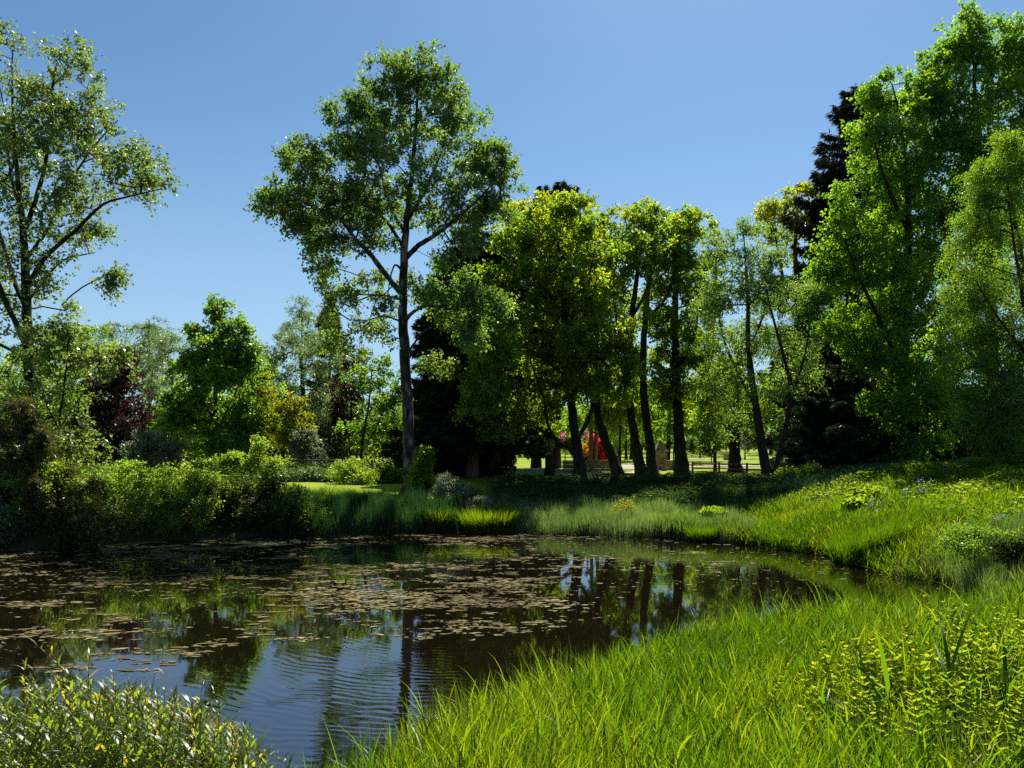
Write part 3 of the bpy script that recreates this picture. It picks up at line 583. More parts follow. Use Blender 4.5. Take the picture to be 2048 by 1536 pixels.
tree('birch_tree', 'birch with fine hanging yellow-green twigs at the right edge above the sunny slope', 29,
     [(2075, 955, 26), (2068, 800, 22), (2055, 640, 18), (2040, 500, 14), (2020, 400, 9), (2005, 300, 4)],
     [(2010, 295, 40, 30), (1985, 350, 42, 42), (2050, 330, 40, 50), (1960, 430, 40, 46), (2020, 440, 60, 60), (1940, 510, 38, 44), (2010, 550, 70, 60), (1935, 600, 40, 40), (1970, 660, 60, 46), (2050, 660, 60, 70), (1920, 725, 34, 26), (1975, 760, 56, 50), (2060, 780, 60, 60), (1975, 850, 40, 40), (2030, 880, 50, 40), (2010, 800, 50, 50)],
     'birch', 'brown', dens=2.2, limbs=[[(2060, 700, 12), (2046, 600, 9, -.6), (2030, 500, 7, -.8), (2016, 400, 4, -1)], [(2062, 720, 9), (2000, 640, 6, -.8), (1950, 560, 3, -1.2)], [(2068, 800, 8), (2000, 750, 5, -.8), (1940, 720, 2, -1)]],
     n=560, ntw=9, nlf=10, tlen=.55, lsize=.07, asp=.75, droop=.75, hang=.8, seed=43, vspread=.25, rtip=.005)

# ---- conifers
conifer('dark_cypress', 'dark pointed cypress close behind the lone poplar, clear of the sycamore', 46, (948, 448), (945, 965), 118, 'conifer', 'red', 51, droop=.45, bare=2.2, trunk_w=24, nb=260, leaf=.2, power=.6, per=60)
conifer('broad_cypress', 'broad blackish cypress with its skirts hiding the ground behind the lone poplar', 49, (892, 520), (900, 965), 82, 'conifer', 'red', 52, droop=.45, bare=.6, trunk_w=20, nb=220, leaf=.2, power=.5, per=55)
conifer('shaded_cypress', 'shaded cypress with a bare brown trunk foot, left of the broad sycamore', 48, (1000, 470), (990, 965), 90, 'conifer', 'red', 53, droop=.45, bare=2.4, trunk_w=24, nb=220, leaf=.2, power=.5, per=55)
conifer('spiky_fir', 'fir showing only its dark spiky tip above the golden sycamore', 60, (1122, 362), (1110, 950), 110, 'conifer', 'brown', 54, droop=.3, bare=7, trunk_w=20, nb=260, leaf=.24, power=.75, per=50, ragged=.35)
conifer('fir_tree', 'fir with a lower tufted tip, left of the spiky fir top', 62, (1086, 372), (1072, 950), 90, 'conifer', 'brown', 55, droop=.3, bare=7, trunk_w=18, nb=200, leaf=.24, power=.8, per=46, ragged=.35)
conifer('redwood_tree', 'dark brownish redwood rising like a spire behind the limes', 60, (1712, 172), (1700, 950), 150, 'redwood', 'red', 56, droop=.35, bare=1.5, trunk_w=36, nb=420, leaf=.26, power=.62, per=60, ragged=.3, curve=.35)
conifer('yew_tree', 'low black-green yew spreading beneath the lime beside the lawn', 43, (1690, 735), (1690, 975), 112, 'conifer', 'brown', 57, droop=.25, bare=.1, trunk_w=24, nb=260, leaf=.17, power=.42, per=60)
conifer('holly_tree', 'rounded black-green holly in the shade between the two limes', 44, (1840, 760), (1850, 965), 100, 'conifer', 'brown', 58, droop=.25, bare=.1, trunk_w=16, nb=180, leaf=.17, power=.35, per=50)
conifer('laurel_tree', 'dark evergreen under the tall lime, reaching behind the birch', 44, (1960, 780), (1960, 950), 120, 'conifer', 'brown', 59, droop=.25, bare=.05, trunk_w=16, nb=200, leaf=.16, power=.35, per=50)
conifer('slim_cypress', 'slim distant cypress with a rounded point, behind the blue-green willow', 70, (660, 612), (660, 935), 42, 'yew', 'brown', 60, droop=.2, bare=.5, nb=150, leaf=.26, power=.55, per=40, trunk_w=10)

# ---- left background
tree('maple_tree', 'dense dome-topped maple in the middle of the left tree group', 47,
     [(432, 950, 16), (430, 840, 13), (432, 740, 10), (438, 640, 4)],
     [(442, 615, 20, 20), (430, 645, 34, 22), (468, 660, 28, 22), (396, 675, 24, 20), (440, 690, 60, 32), (390, 735, 42, 32), (485, 725, 38, 34), (435, 750, 70, 40), (370, 790, 38, 34), (500, 790, 36, 36), (430, 820, 86, 42), (350, 840, 32, 30), (510, 850, 40, 36), (430, 880, 92, 34), (480, 900, 60, 28)],
     'maple', 'brown', dens=1.5, shell=.3, limbs=[[(431, 860, 8), (465, 800, 6, .5), (490, 730, 3, .8)], [(431, 840, 8), (390, 780, 5, -.5), (370, 730, 2, -.8)]], n=520, ntw=8, nlf=8, tlen=.62, lsize=.165, seed=61, **SY)
tree('copper_beech', 'big copper beech, nearly black in its shade, behind the left shrubs', 50,
     [(232, 945, 20), (232, 840, 16), (236, 740, 8)],
     [(235, 720, 46, 26), (200, 760, 40, 30), (275, 760, 40, 34), (240, 800, 66, 40), (200, 850, 52, 40), (275, 860, 52, 44), (240, 900, 70, 34)],
     'copper', 'brown', n=330, ntw=8, nlf=8, tlen=.7, lsize=.17, seed=62, **SY)
tree('copper_plum', 'slim purple-leaved plum beside the lone poplar trunk', 53, [(700, 945, 8), (702, 830, 6), (706, 730, 2)],
     [(708, 740, 20, 26), (690, 780, 22, 26), (715, 785, 18, 30), (690, 830, 26, 30), (712, 840, 16, 24, 0, .7)], 'copper', 'brown', n=120, ntw=7, nlf=7, tlen=.6, lsize=.17, seed=63)
tree('weeping_willow', 'grey-green willow with a wispy pointed top, above the copper beech', 66, [(300, 940, 14), (300, 800, 11), (298, 640, 3)],
     [(305, 640, 16, 26), (285, 670, 36, 26), (240, 665, 32, 28), (225, 655, 18, 18), (320, 690, 36, 34), (260, 710, 48, 30), (300, 740, 50, 36), (190, 690, 32, 30)],
     'willow', 'brown', n=230, ntw=8, nlf=9, tlen=.9, lsize=.2, asp=.4, droop=.8, hang=.8, seed=64)
tree('pale_willow', 'pale soft willow between the copper beech and the dome-topped maple', 57, [(345, 945, 12), (345, 830, 9), (345, 720, 3)],
     [(350, 690, 32, 24), (310, 705, 28, 24), (330, 745, 42, 34), (300, 780, 32, 30), (350, 800, 36, 36), (310, 840, 36, 30)], 'willow', 'brown', n=200, ntw=8, nlf=9, tlen=.7, lsize=.17, asp=.45, droop=.5, hang=.6, seed=65)
tree('yellow_willow', 'yellowish-green willow showing between the left poplar and the copper beech', 60, [(170, 945, 12), (170, 800, 9), (175, 680, 3)],
     [(175, 675, 34, 26), (150, 710, 36, 30), (200, 710, 34, 28), (140, 770, 36, 40), (170, 830, 40, 40), (110, 720, 40, 40), (60, 740, 50, 50), (20, 770, 40, 50)], 'shrub', 'brown', n=230, ntw=8, nlf=8, tlen=.8, lsize=.19, asp=.6, droop=.4, seed=66)
tree('blue_willow', 'massive blue-green willow behind the golden maple', 56, [(610, 945, 22), (608, 820, 17), (600, 700, 6)],
     [(590, 672, 46, 24), (550, 700, 32, 28), (630, 690, 38, 28), (590, 720, 62, 36), (665, 715, 36, 30), (545, 760, 36, 36), (620, 775, 70, 44), (690, 770, 30, 40), (570, 830, 50, 44), (650, 840, 62, 44), (690, 870, 40, 44), (640, 895, 60, 34)],
     'willow', 'brown', n=520, ntw=8, nlf=9, tlen=.75, lsize=.16, asp=.5, droop=.45, hang=.5, seed=67)
tree('tall_birch', 'tall thin far-off birch with a feathery top over the blue-green willow', 82, [(604, 940, 9), (604, 780, 7), (604, 600, 2)],
     [(604, 598, 17, 20), (606, 630, 28, 24), (580, 655, 24, 16), (625, 655, 22, 16), (600, 680, 36, 24)], 'willow', 'brown', n=130, ntw=8, nlf=8, tlen=1.0, lsize=.22, asp=.4, droop=.7, hang=.8, seed=68)
tree('golden_maple', 'golden-leaved maple glowing at the edge of the left group', 45.5, [(565, 950, 8), (568, 880, 6), (575, 820, 2)],
     [(582, 815, 24, 20), (598, 840, 20, 22), (560, 840, 28, 24), (575, 875, 36, 24), (610, 870, 16, 22), (540, 800, 18, 34), (533, 760, 10, 20, 1, .7)],
     'gold', 'brown', n=170, ntw=7, nlf=7, tlen=.45, lsize=.13, seed=69, **SY)
tree('whitebeam_tree', 'small silvery whitebeam next to the golden maple above the rail fence', 44.5, [(618, 950, 4), (618, 910, 3), (616, 870, 1.5)],
     [(615, 872, 20, 16), (632, 892, 20, 20), (600, 895, 22, 20), (618, 910, 30, 16)], 'silver', 'brown', n=110, ntw=7, nlf=7, tlen=.4, lsize=.12, seed=70)
tree('field_maple', 'light see-through maple with a dark stem just left of the lone poplar trunk', 48, [(722, 945, 9), (724, 890, 8), (736, 820, 6), (744, 740, 3)],
     [(745, 725, 32, 22), (725, 760, 26, 30), (770, 755, 30, 30), (750, 800, 40, 32), (785, 810, 22, 36), (710, 850, 26, 26), (765, 860, 36, 26), (735, 890, 34, 20, 0, .7), (790, 860, 20, 30)],
     'maple', 'brown', limbs=[[(724, 900, 5), (750, 860, 4), (775, 800, 2)]], n=210, ntw=7, nlf=7, tlen=.5, lsize=.14, seed=71, **SY)
tree('mid_maple', 'yellow-green maple lit through its leaves on the lawn behind the bracketed trunk', 74, [(1335, 915, 14), (1338, 860, 12), (1340, 800, 4)],
     [(1340, 790, 44, 26), (1310, 815, 34, 30), (1375, 815, 40, 30), (1340, 845, 60, 28), (1400, 850, 34, 26), (1300, 860, 32, 22)], 'lime', 'brown', n=260, ntw=8, nlf=8, tlen=.8, lsize=.2, seed=72, **SY)
tree('far_maple', 'yellow-green maple on the lawn between the ivy-clad trunk and the ash', 76, [(1560, 920, 14), (1562, 860, 12), (1562, 780, 4)],
     [(1560, 770, 50, 36), (1520, 800, 40, 36), (1600, 800, 44, 40), (1550, 840, 60, 34), (1500, 850, 30, 22), (1610, 850, 36, 26), (1450, 760, 44, 40)], 'lime', 'brown', n=260, ntw=8, nlf=8, tlen=.8, lsize=.2, seed=73, **SY)
tree('far_lime', 'sunlit lime beyond the red rhododendron', 84, [(1175, 915, 12), (1175, 860, 11), (1175, 790, 4)],
     [(1175, 830, 50, 30), (1140, 850, 34, 24), (1215, 850, 40, 30), (1250, 840, 40, 34), (1230, 800, 34, 26)], 'lime', 'brown', n=220, ntw=8, nlf=8, tlen=.9, lsize=.22, seed=74, **SY)
tree('golden_lime', 'pale gold-green tree filling the gap between the twin dark sycamore trunks', 88, [(1270, 915, 12), (1270, 850, 10), (1272, 790, 4)],
     [(1272, 810, 44, 34), (1310, 840, 40, 30), (1260, 860, 40, 28), (1400, 740, 50, 40), (1420, 800, 50, 40)], 'goldsycamore', 'brown', n=220, ntw=8, nlf=8, tlen=.9, lsize=.22, seed=75, **SY)
tree('hazel_tree', 'leafy hazel in half shade behind the bowed and straight sycamores', 54, [(1240, 945, 8), (1240, 880, 6), (1242, 800, 2)],
     [(1240, 800, 40, 30), (1215, 830, 34, 26), (1275, 835, 34, 24), (1300, 790, 34, 26), (1250, 760, 30, 24)], 'sycamore', 'brown', n=190, ntw=8, nlf=8, tlen=.6, lsize=.16, seed=76, **SY)
tree('hornbeam_tree', 'half-shaded hornbeam filling the space between the stout bracketed trunk and the ash', 56, [(1430, 940, 10), (1430, 860, 8), (1432, 760, 2)],
     [(1430, 740, 44, 34), (1400, 790, 40, 32), (1460, 790, 40, 32), (1425, 840, 50, 26), (1400, 690, 36, 30)], 'sycamore', 'brown', n=220, ntw=8, nlf=8, tlen=.6, lsize=.17, seed=77, **SY)
tree('rowan_tree', 'green rowan behind the right shoulder of the dome-topped maple', 60, [(515, 945, 9), (515, 860, 7), (515, 740, 2)],
     [(515, 730, 34, 30), (495, 770, 34, 30), (530, 790, 40, 34), (500, 840, 40, 34), (545, 860, 40, 30)], 'shrub', 'brown', n=200, ntw=8, nlf=8, tlen=.7, lsize=.17, seed=78, **SY)
tree('alder_tree', 'darker alder between the left poplar trunk and the copper beech', 56, [(110, 945, 12), (112, 850, 9), (112, 720, 2)],
     [(112, 700, 44, 34), (80, 750, 44, 36), (150, 750, 44, 36), (100, 810, 56, 40), (160, 820, 44, 40), (60, 860, 50, 34), (120, 870, 56, 32), (20, 800, 44, 44)], 'maple', 'brown', n=280, ntw=8, nlf=8, tlen=.7, lsize=.17, dens=.7, seed=79, **SY)
# pale stems behind the wall
for i, (x, t) in enumerate(((1182, 'straight pale pine stem rising behind the stone wall beside the red rhododendron'), (1196, 'slanting pale pine stem crossing in front of the red rhododendron'))):
    tree('scots_pine', t, 62, [(1181+i*8, 948, 15), (1182+i*10, 880, 11), (1184+i*14, 780, 9), (1188+i*16, 640, 6), (1190+i*16, 520, 3)],
         [(1185+i*20, 560, 40, 34), (1190+i*22, 610, 46, 30)], 'conifer', 'red', n=60, ntw=8, nlf=9, tlen=.7, lsize=.2, asp=.3, seed=80+i, group='pine stems behind the wall')
for i, (x, w, t) in enumerate(((1238, 9, 'thin dark trunk on the shaded lawn, nearest the leaning sycamore'), (1252, 8, 'thin dark trunk on the shaded lawn, middle one of three'), (1263, 10, 'thin dark trunk on the shaded lawn, beside the bowed sycamore'))):
    tree('plantation_tree', t, 94+i, [(x, 916, w), (x, 870, w*.85), (x+1, 790, w*.7), (x, 640, w*.3)], [(x, 640, 34, 40), (x, 720, 34, 40)], 'darkshrub', 'brown', n=60, ntw=7, nlf=7, tlen=.9, lsize=.22, seed=90+i, group='three thin trunks on the lawn')

# ---- shrubs
SH = dict(cat='shrub', trunk_name='stem', hang=.1, up=.35, rtip=.006)
def shrub(name, label, d, x, base, lobes, mat, n, seed, lsize=.085, tlen=.36, **kw):
    k = dict(SH); k.update(kw)
    return tree(name, label, d, [(x, base, 4), (x, (base+lobes[0][1])/2, 3), (x, lobes[0][1], 1.5)], lobes, mat, k.pop('bark', 'brown'), n=n, ntw=kw.get('ntw', 8), nlf=kw.get('nlf', 9), tlen=tlen, lsize=lsize, seed=seed, **{a: b for a, b in k.items() if a not in ('ntw', 'nlf')})
shrub('willow_bush', 'bright leafy willow bush at the waterside beneath the copper beech', 27.6, 270, 1070, [(270, 945, 60, 26), (220, 970, 46, 34), (300, 975, 60, 40), (250, 1020, 60, 44), (310, 1040, 44, 34), (225, 1055, 40, 24), (340, 1060, 24, 20)], 'shrub', 420, 101)
shrub('bank_willow', 'rounded bright willow bush on the bank below the dome-topped maple', 28.6, 390, 1065, [(390, 955, 54, 26), (350, 985, 40, 36), (420, 985, 46, 36), (385, 1025, 60, 40), (430, 1040, 34, 30)], 'shrub', 340, 102)
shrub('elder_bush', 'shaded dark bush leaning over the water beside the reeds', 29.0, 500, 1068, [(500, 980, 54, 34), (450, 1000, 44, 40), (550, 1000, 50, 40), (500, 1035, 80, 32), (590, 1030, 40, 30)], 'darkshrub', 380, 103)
shrub('hawthorn_bush', 'grey-green bush low over the water next to the drooping yew', 26.4, 120, 1085, [(110, 960, 54, 40), (150, 990, 44, 44), (60, 990, 50, 50), (110, 1040, 60, 40), (20, 1060, 40, 34), (0, 990, 50, 60)], 'shrub', 360, 104)
shrub('sallow_bush', 'silvery bush in the lower corner where the left bank meets the water', 24.6, -10, 1095, [(-15, 1040, 34, 34), (-10, 1075, 32, 24)], 'willow', 110, 105)
shrub('elaeagnus_bush', 'pale silvery bush in the dark gap under the copper beech', 44, 312, 935, [(300, 885, 34, 22), (335, 895, 22, 22), (275, 905, 26, 18), (312, 910, 44, 18)], 'silver', 150, 106, lsize=.11, tlen=.4)
shrub('laurel_bush', 'broad-leaved light green bush at the foot of the dome-topped maple', 41, 440, 950, [(440, 930, 40, 14), (480, 925, 30, 16), (515, 905, 14, 30), (545, 935, 18, 20)], 'shrub', 130, 107, lsize=.13, tlen=.4)
shrub('nettle_mound', 'bright yellow-green mound of leaves just left of the lone poplar trunk', 39, 775, 965, [(775, 948, 26, 13), (758, 955, 18, 10), (793, 955, 18, 10)], 'groundleaf', 150, 108, lsize=.1, tlen=.25)
shrub('bramble_bush', 'loose bramble growing through the rail fence on the left lawn', 38, 705, 965, [(700, 940, 30, 22), (730, 955, 24, 18), (680, 955, 24, 12)], 'shrub', 130, 109, lsize=.09)
shrub('hedge_bush', 'low pale hedge plant beneath the rail fence', 40, 620, 970, [(590, 958, 26, 12), (625, 955, 28, 14), (660, 958, 24, 12)], 'willow', 140, 110, lsize=.09)
shrub('lilac_sapling', 'upright sapling with glowing fresh leaves right of the lone poplar trunk', 33, 850, 975, [(850, 912, 12, 16), (848, 935, 13, 14), (842, 955, 22, 20), (858, 965, 20, 20)], 'groundleaf', 120, 111, lsize=.1, tlen=.25)
shrub('dogwood_bush', 'grey speckled bush with upright shoots among the sunlit reeds', 31.8, 890, 1020, [(892, 975, 16, 26), (885, 1000, 26, 26), (905, 1010, 26, 24), (925, 985, 12, 22)], 'silver', 190, 112, lsize=.055, tlen=.22)
shrub('hogweed_plant', 'white-topped plant beside the bright grass tussock', 31.2, 962, 1040, [(962, 1000, 18, 7), (950, 1012, 20, 9), (955, 1022, 22, 12)], 'silver', 70, 113, lsize=.07, tlen=.15, cat='plant')
shrub('alder_sapling', 'yellow-leaved sapling standing alone behind the far sedge', 30.5, 1246, 1055, [(1246, 1018, 14, 12), (1240, 1030, 18, 12), (1256, 1030, 14, 12)], 'gold', 46, 114, lsize=.08, tlen=.25)
shrub('guelder_bush', 'pale lit bush at the foot of the ash trunk', 36.5, 1600, 985, [(1590, 955, 30, 18), (1620, 950, 24, 22), (1575, 975, 36, 16)], 'shrub', 170, 115, lsize=.08)
shrub('holly_bush', 'dusky bush in front of the split ash trunk', 37, 1520, 1000, [(1500, 975, 30, 18), (1535, 990, 30, 14), (1480, 985, 26, 14)], 'darkshrub', 150, 116, lsize=.08)
shrub('dock_plant', 'broad-leaved clump with dark hollows on the crest of the right slope', 25.5, 1735, 1025, [(1735, 1000, 30, 16), (1715, 1012, 24, 12), (1755, 1010, 20, 12)], 'groundleaf', 120, 117, lsize=.16, tlen=.22, cat='plant')
shrub('burdock_plant', 'low broad-leaved plant at the near tip of the wooded bank', 28.5, 1425, 1040, [(1425, 1030, 18, 7), (1438, 1032, 12, 6)], 'groundleaf', 30, 118, lsize=.15, tlen=.2, cat='plant')
shrub('barberry_bush', 'reddish-brown bush in a dark hollow on the right slope', 17.5, 1950, 1110, [(1935, 1068, 34, 10), (1980, 1078, 36, 11), (1920, 1090, 26, 9)], 'birch', 110, 119, lsize=.05, tlen=.22)
shrub('bramble_mound', 'dark bramble mound at the edge of the picture on the right slope', 16.5, 2030, 1130, [(2020, 1088, 30, 14), (2045, 1105, 40, 20)], 'darkshrub', 110, 120, lsize=.055, tlen=.22)
shrub('rhododendron_bush', 'red-flowered rhododendron behind the stone wall and pine stems', 66, 1196, 945, [(1198, 900, 16, 22), (1190, 880, 12, 20), (1204, 915, 16, 14)], 'darkshrub', 90, 121, lsize=.14, tlen=.35,
      extra=[('blossom', 'redflower', [(1201, 896, 11, 16, -1), (1206, 914, 13, 10, -1), (1190, 884, 6, 10, -1)], 120, .2)])
shrub('azalea_bush', 'yellow and orange azalea between the sycamore trunk and the pine stems', 65, 1168, 945, [(1168, 905, 10, 22), (1166, 920, 12, 16)], 'groundleaf', 60, 122, lsize=.14, tlen=.3,
      extra=[('blossom', 'orangeflower', [(1168, 900, 8, 9, -.6)], 22, .15)])
shrub('pink_rhododendron', 'pink-flowered rhododendron behind the forked sycamore trunk', 68, 1130, 945, [(1132, 885, 18, 16), (1176, 875, 18, 16), (1150, 895, 26, 18)], 'groundleaf', 90, 123, lsize=.15, tlen=.35,
      extra=[('blossom', 'pinkflower', [(1128, 876, 11, 5, -1), (1174, 870, 9, 5, -1)], 16, .14)])
shrub('lawn_shrub', 'white-flecked shrub at the far side of the lawn behind the ivy-clad trunk', 96, 1490, 912, [(1495, 888, 26, 14), (1530, 890, 18, 12)], 'silver', 90, 124, lsize=.2, tlen=.5)
shrub('border_shrub', 'dark border shrub lining the far side of the mown lawn', 104, 1400, 912, [(1400, 888, 60, 16), (1320, 888, 60, 16), (1450, 880, 40, 18)], 'darkshrub', 160, 125, lsize=.26, tlen=.7)

# drooping yew at the left edge: leaning boughs that hang to the water
def bough_shrub(name, label, d, root_px, tips, mat, seed):
    rng = np.random.default_rng(seed); B = P(*root_px, d); g = gz(B[0], B[1]); B[2] = max(g, 0)
    org = B.copy(); root = tag(empty(name, org), label, 'shrub'); tm = MB(); fm = MB(); cl = []; od = []
    for tx, ty, dd in tips:
        T = P(tx, ty, d+dd); m = (B+T)/2+np.array([0, 0, .35*np.linalg.norm(T-B)*.5]); pts = spline([B, m, T], 10)
        tube(tm, pts, np.linspace(.05, .008, len(pts)), 5, .5)
        n = int(26*np.linalg.norm(T-B)/3); t = np.sqrt(rng.uniform(.06, 1, n)); ii = t*(len(pts)-1)
        p = np.stack([np.interp(ii, np.arange(len(pts)), pts[:, k]) for k in range(3)], -1)
        cl.append(p+rng.normal(size=p.shape)*np.array([.07, .07, .05])); od.append(np.repeat(nrm((T-m)[None]), n, 0))
    foliage(fm, np.concatenate(cl), np.concatenate(od), rng, 6, 13, .5, .19, .17, .5, .45, -.05, .42, .28, None, None, .03)
    tm.build('stem', BARK['red'], root, org); fm.build('crown', G[mat], root, org)
bough_shrub('drooping_yew', 'brownish yew whose long boughs sweep down to the water at the left', 26.2, (60, 1090), [(40, 800, 0), (-30, 840, .5), (90, 870, -.4), (20, 900, -.8), (70, 960, -1), (-20, 960, -.8), (185, 965, -.2), (150, 1010, -.8), (215, 1030, -.4), (200, 1065, -.8), (120, 1075, -1.2), (60, 1040, -1.2), (170, 1040, -1), (130, 940, 0), (100, 1000, -.9), (10, 860, .2), (-60, 900, 0), (60, 835, .3), (160, 1080, -1)], 'yew', 130)

# ---- distant wood closing the view (reads as one mass)
def woodland():
    rng = np.random.default_rng(7); fm = MB(); tm = MB()
    xs = np.linspace(-115, 125, 62)
    for i, x in enumerate(xs):
        y = 118+rng.uniform(-6, 26); z = gz(x, y); h = rng.uniform(8.5, 13); 
        if 8 < x < 32: h *= .8
        cl = np.array([x, y, z+h*.55])+nrm(rng.normal(size=(60, 3)))*np.array([4.2, 4, h*.45])*rng.uniform(.75, 1, (60, 1))
        foliage(fm, cl, nrm(cl-np.array([x, y, z+h*.5])), rng, 7, 7, 1.1, .42, .8, .2, .2, .2, var0=np.full(60, rng.normal(0, .25)), jit=.15)
        tube(tm, [(x, y, z-.2), (x, y, z+h*.8)], [.25, .08], 5)
    a = fm.build('distant_woodland', G['maple']); a['kind'] = 'stuff'; a['label'] = 'soft green mass of far-off woodland behind the lawn'
    b = tm.build('trunk', BARK['brown'], a)
woodland()

# ------------------------------------------------------------------ grass and reeds (nobody could count them)
def scatter(n, x0, x1, y0, y1, rng, keep):
    x = rng.uniform(x0, x1, n); y = rng.uniform(y0, y1, n); sd = pond_sd(x, y)
    k = keep(x, y, sd, rng); x, y, sd = x[k], y[k], sd[k]
    return x, y, sd, ground(x, y, sd)

def grass_field(name, label, mat, n, box_, keep, h, w, seed, lean=.25, curl=.3, nseg=3, hs=.5, az0=None, hmul=None, varf=None, sub=0, leafy=0):
    rng = np.random.default_rng(seed); x, y, sd, z = scatter(n, *box_, rng, keep); m = len(x)
    hh = h*rng.uniform(.4, 1.25, m)*(.5+1.0*fbm(x*hs*1.6, y*hs*1.6, seed, 3))
    if hmul is not None: hh = hh*hmul(x, y, sd)
    a0 = 2*PI*fbm(x*.45, y*.45, seed+3)*2
    az = a0+rng.normal(0, 1.0, m) if az0 is None else az0+rng.normal(0, 1.1, m)
    mb = MB(); ww = w*rng.uniform(.6, 1.4, m)
    var = np.clip(.45+1.3*(fbm(x*.8, y*.8, seed+9)-.5)+rng.normal(0, .28, m), 0, 1)
    if varf is not None: var = np.clip(var+varf(x, y, sd), 0, 1)
    if leafy:
        f = lambda a_: np.repeat(a_, leafy); u = np.tile((np.arange(leafy)+.3)/leafy, m)+rng.normal(0, .08, m*leafy); u = np.clip(u, 0, .95)
        sx = f(np.cos(az)*np.abs(rng.normal(0, .16, m))); sy = f(np.sin(az)*np.abs(rng.normal(0, .16, m))); H = f(hh)
        p = np.stack([f(x)+sx*H*u, f(y)+sy*H*u, f(z)-sub+H*u*.72], -1); M = m*leafy
        lf = H*rng.uniform(.26, .52, M)*(1.05-.35*u); az2 = f(az)+np.tile(np.arange(leafy)*PI, m)+rng.normal(0, .7, M)
        blades(mb, p, lf, f(ww)*rng.uniform(.7, 1.15, M), az2, (.62-.45*u)*rng.uniform(.5, 1.5, M)+.05, np.abs(rng.normal(curl, curl*.9, M)), rng, nseg, np.clip(f(var)+rng.normal(0, .16, M), 0, 1))
        blades(mb, np.stack([x, y, z-sub], -1), hh*.95, ww*.35, az, np.abs(rng.normal(.1, .1, m)), np.zeros(m), rng, 2, var)
    else: blades(mb, np.stack([x, y, z-sub], -1), hh, ww, az, np.abs(rng.normal(lean, lean*.6, m)), np.abs(rng.normal(curl, curl*.7, m)), rng, nseg, var)
    o = mb.build(name, G[mat]); tag(o, label, None, None, 'stuff'); return o
def inview(x, y): return (x > (-60-1024)*y/F-.6) & (x < (2110-1024)*y/F+.6)

grass_field('meadow_grass', 'tall bright grass covering the near bank', 'grass', 112000, (-3.2, 10.5, 3.2, 17.5),
            lambda x, y, sd, r: (sd > -.15) & inview(x, y) & (r.uniform(size=len(x)) < np.clip(8.5/y, .25, 1)) & ~((x < -.9) & (sd > 1.1)) & ((x > -1.2) | (r.uniform(size=len(x)) < .12)) & (r.uniform(size=len(x)) < 1-.62*sstep(1.0, .7, np.hypot((x-4.1)/2.6, (y-5.2)/2.1))),
            0.60, .0108, 201, lean=.15, curl=.22, nseg=4, leafy=5, hmul=lambda x, y, sd: np.where(x < -.9, .55, 1)*(.7+.5*sstep(0, 1.2, sd)), varf=lambda x, y, sd: .12-.22*sstep(6.5, 9.5, y)*sstep(2, 4, x)-.08*sstep(7, 9, y))
grass_field('slope_grass', 'bright grass on the right-hand shore and slope', 'grass', 66000, (5.2, 22, 13.5, 31),
            lambda x, y, sd, r: (sd > -.25) & inview(x, y) & (x > 5.5+.0*y) & (y > 14.5+.25*(10-x)) & (r.uniform(size=len(x)) < np.clip(1.15-sd*.09, .25, 1)),
            0.56, .0175, 202, lean=.2, curl=.25, leafy=4, hmul=lambda x, y, sd: np.clip(1.2-.07*sd, .45, 1.2))
grass_field('sedge', 'grey-green sedge growing in the shallows by the slope', 'sedge', 42000, (8.8, 14.5, 13.2, 19.6),
            lambda x, y, sd, r: (sd > -.3) & (sd < 2.8) & (r.uniform(size=len(x)) < sstep(2.6, .6, np.hypot((x-11.7)/1.5, (y-16.6)/1.4))), .75, .008, 203, lean=.08, curl=.1)
grass_field('far_sedge', 'even belt of grey-green sedge along the far shore', 'sedge', 90000, (-1.6, 8.6, 26.2, 34),
            lambda x, y, sd, r: (sd > -.35) & (sd < 3.4), .78, .014, 204, lean=.07, curl=.10, hs=.8)
grass_field('shore_grass', 'brilliant grass fringing the far right corner of the pond', 'grass', 26000, (5.4, 12.5, 20.5, 30.5),
            lambda x, y, sd, r: (sd > -.2) & (sd < 4.0), .68, .021, 205, lean=.22, curl=.25, leafy=4)
grass_field('reeds', 'dark shaded reeds standing in the water along the far left bank', 'reed', 60000, (-9.6, -2.2, 28.4, 34),
            lambda x, y, sd, r: (sd > -.7) & (sd < 2.4), 1.12, .02, 206, lean=.06, curl=.10, hs=1.2, hmul=lambda x, y, sd: np.clip(1.1-.33*np.clip(sd, 0, 3), .35, 1.2))
grass_field('bank_grass', 'long sunlit grass on the bank around the lone poplar foot', 'grass', 36000, (-10, .5, 30.5, 36),
            lambda x, y, sd, r: (sd > .8) & ((x > -4.2) | (y < 32.6)) & (y < 35.4), .5, .016, 207, lean=.15, curl=.2)
grass_field('undergrowth', 'shaded tangle of grass and weeds under the wood edge', 'reed', 110000, (-1, 17, 31, 43),
            lambda x, y, sd, r: (sd > 2.6) & (y < 42.5) & (r.uniform(size=len(x)) < .8), .55, .022, 208, lean=.2, curl=.3, hmul=lambda x, y, sd: 1-.22*sstep(35, 39, y))
grass_field('marginal_grass', 'sparse grass blades at the lower edge of the water', 'grass', 2600, (-3.4, -.9, 6.2, 7.2),
            lambda x, y, sd, r: (sd > -.25) & (sd < .6), .5, .010, 209, lean=.15, curl=.25, nseg=4, hs=2)

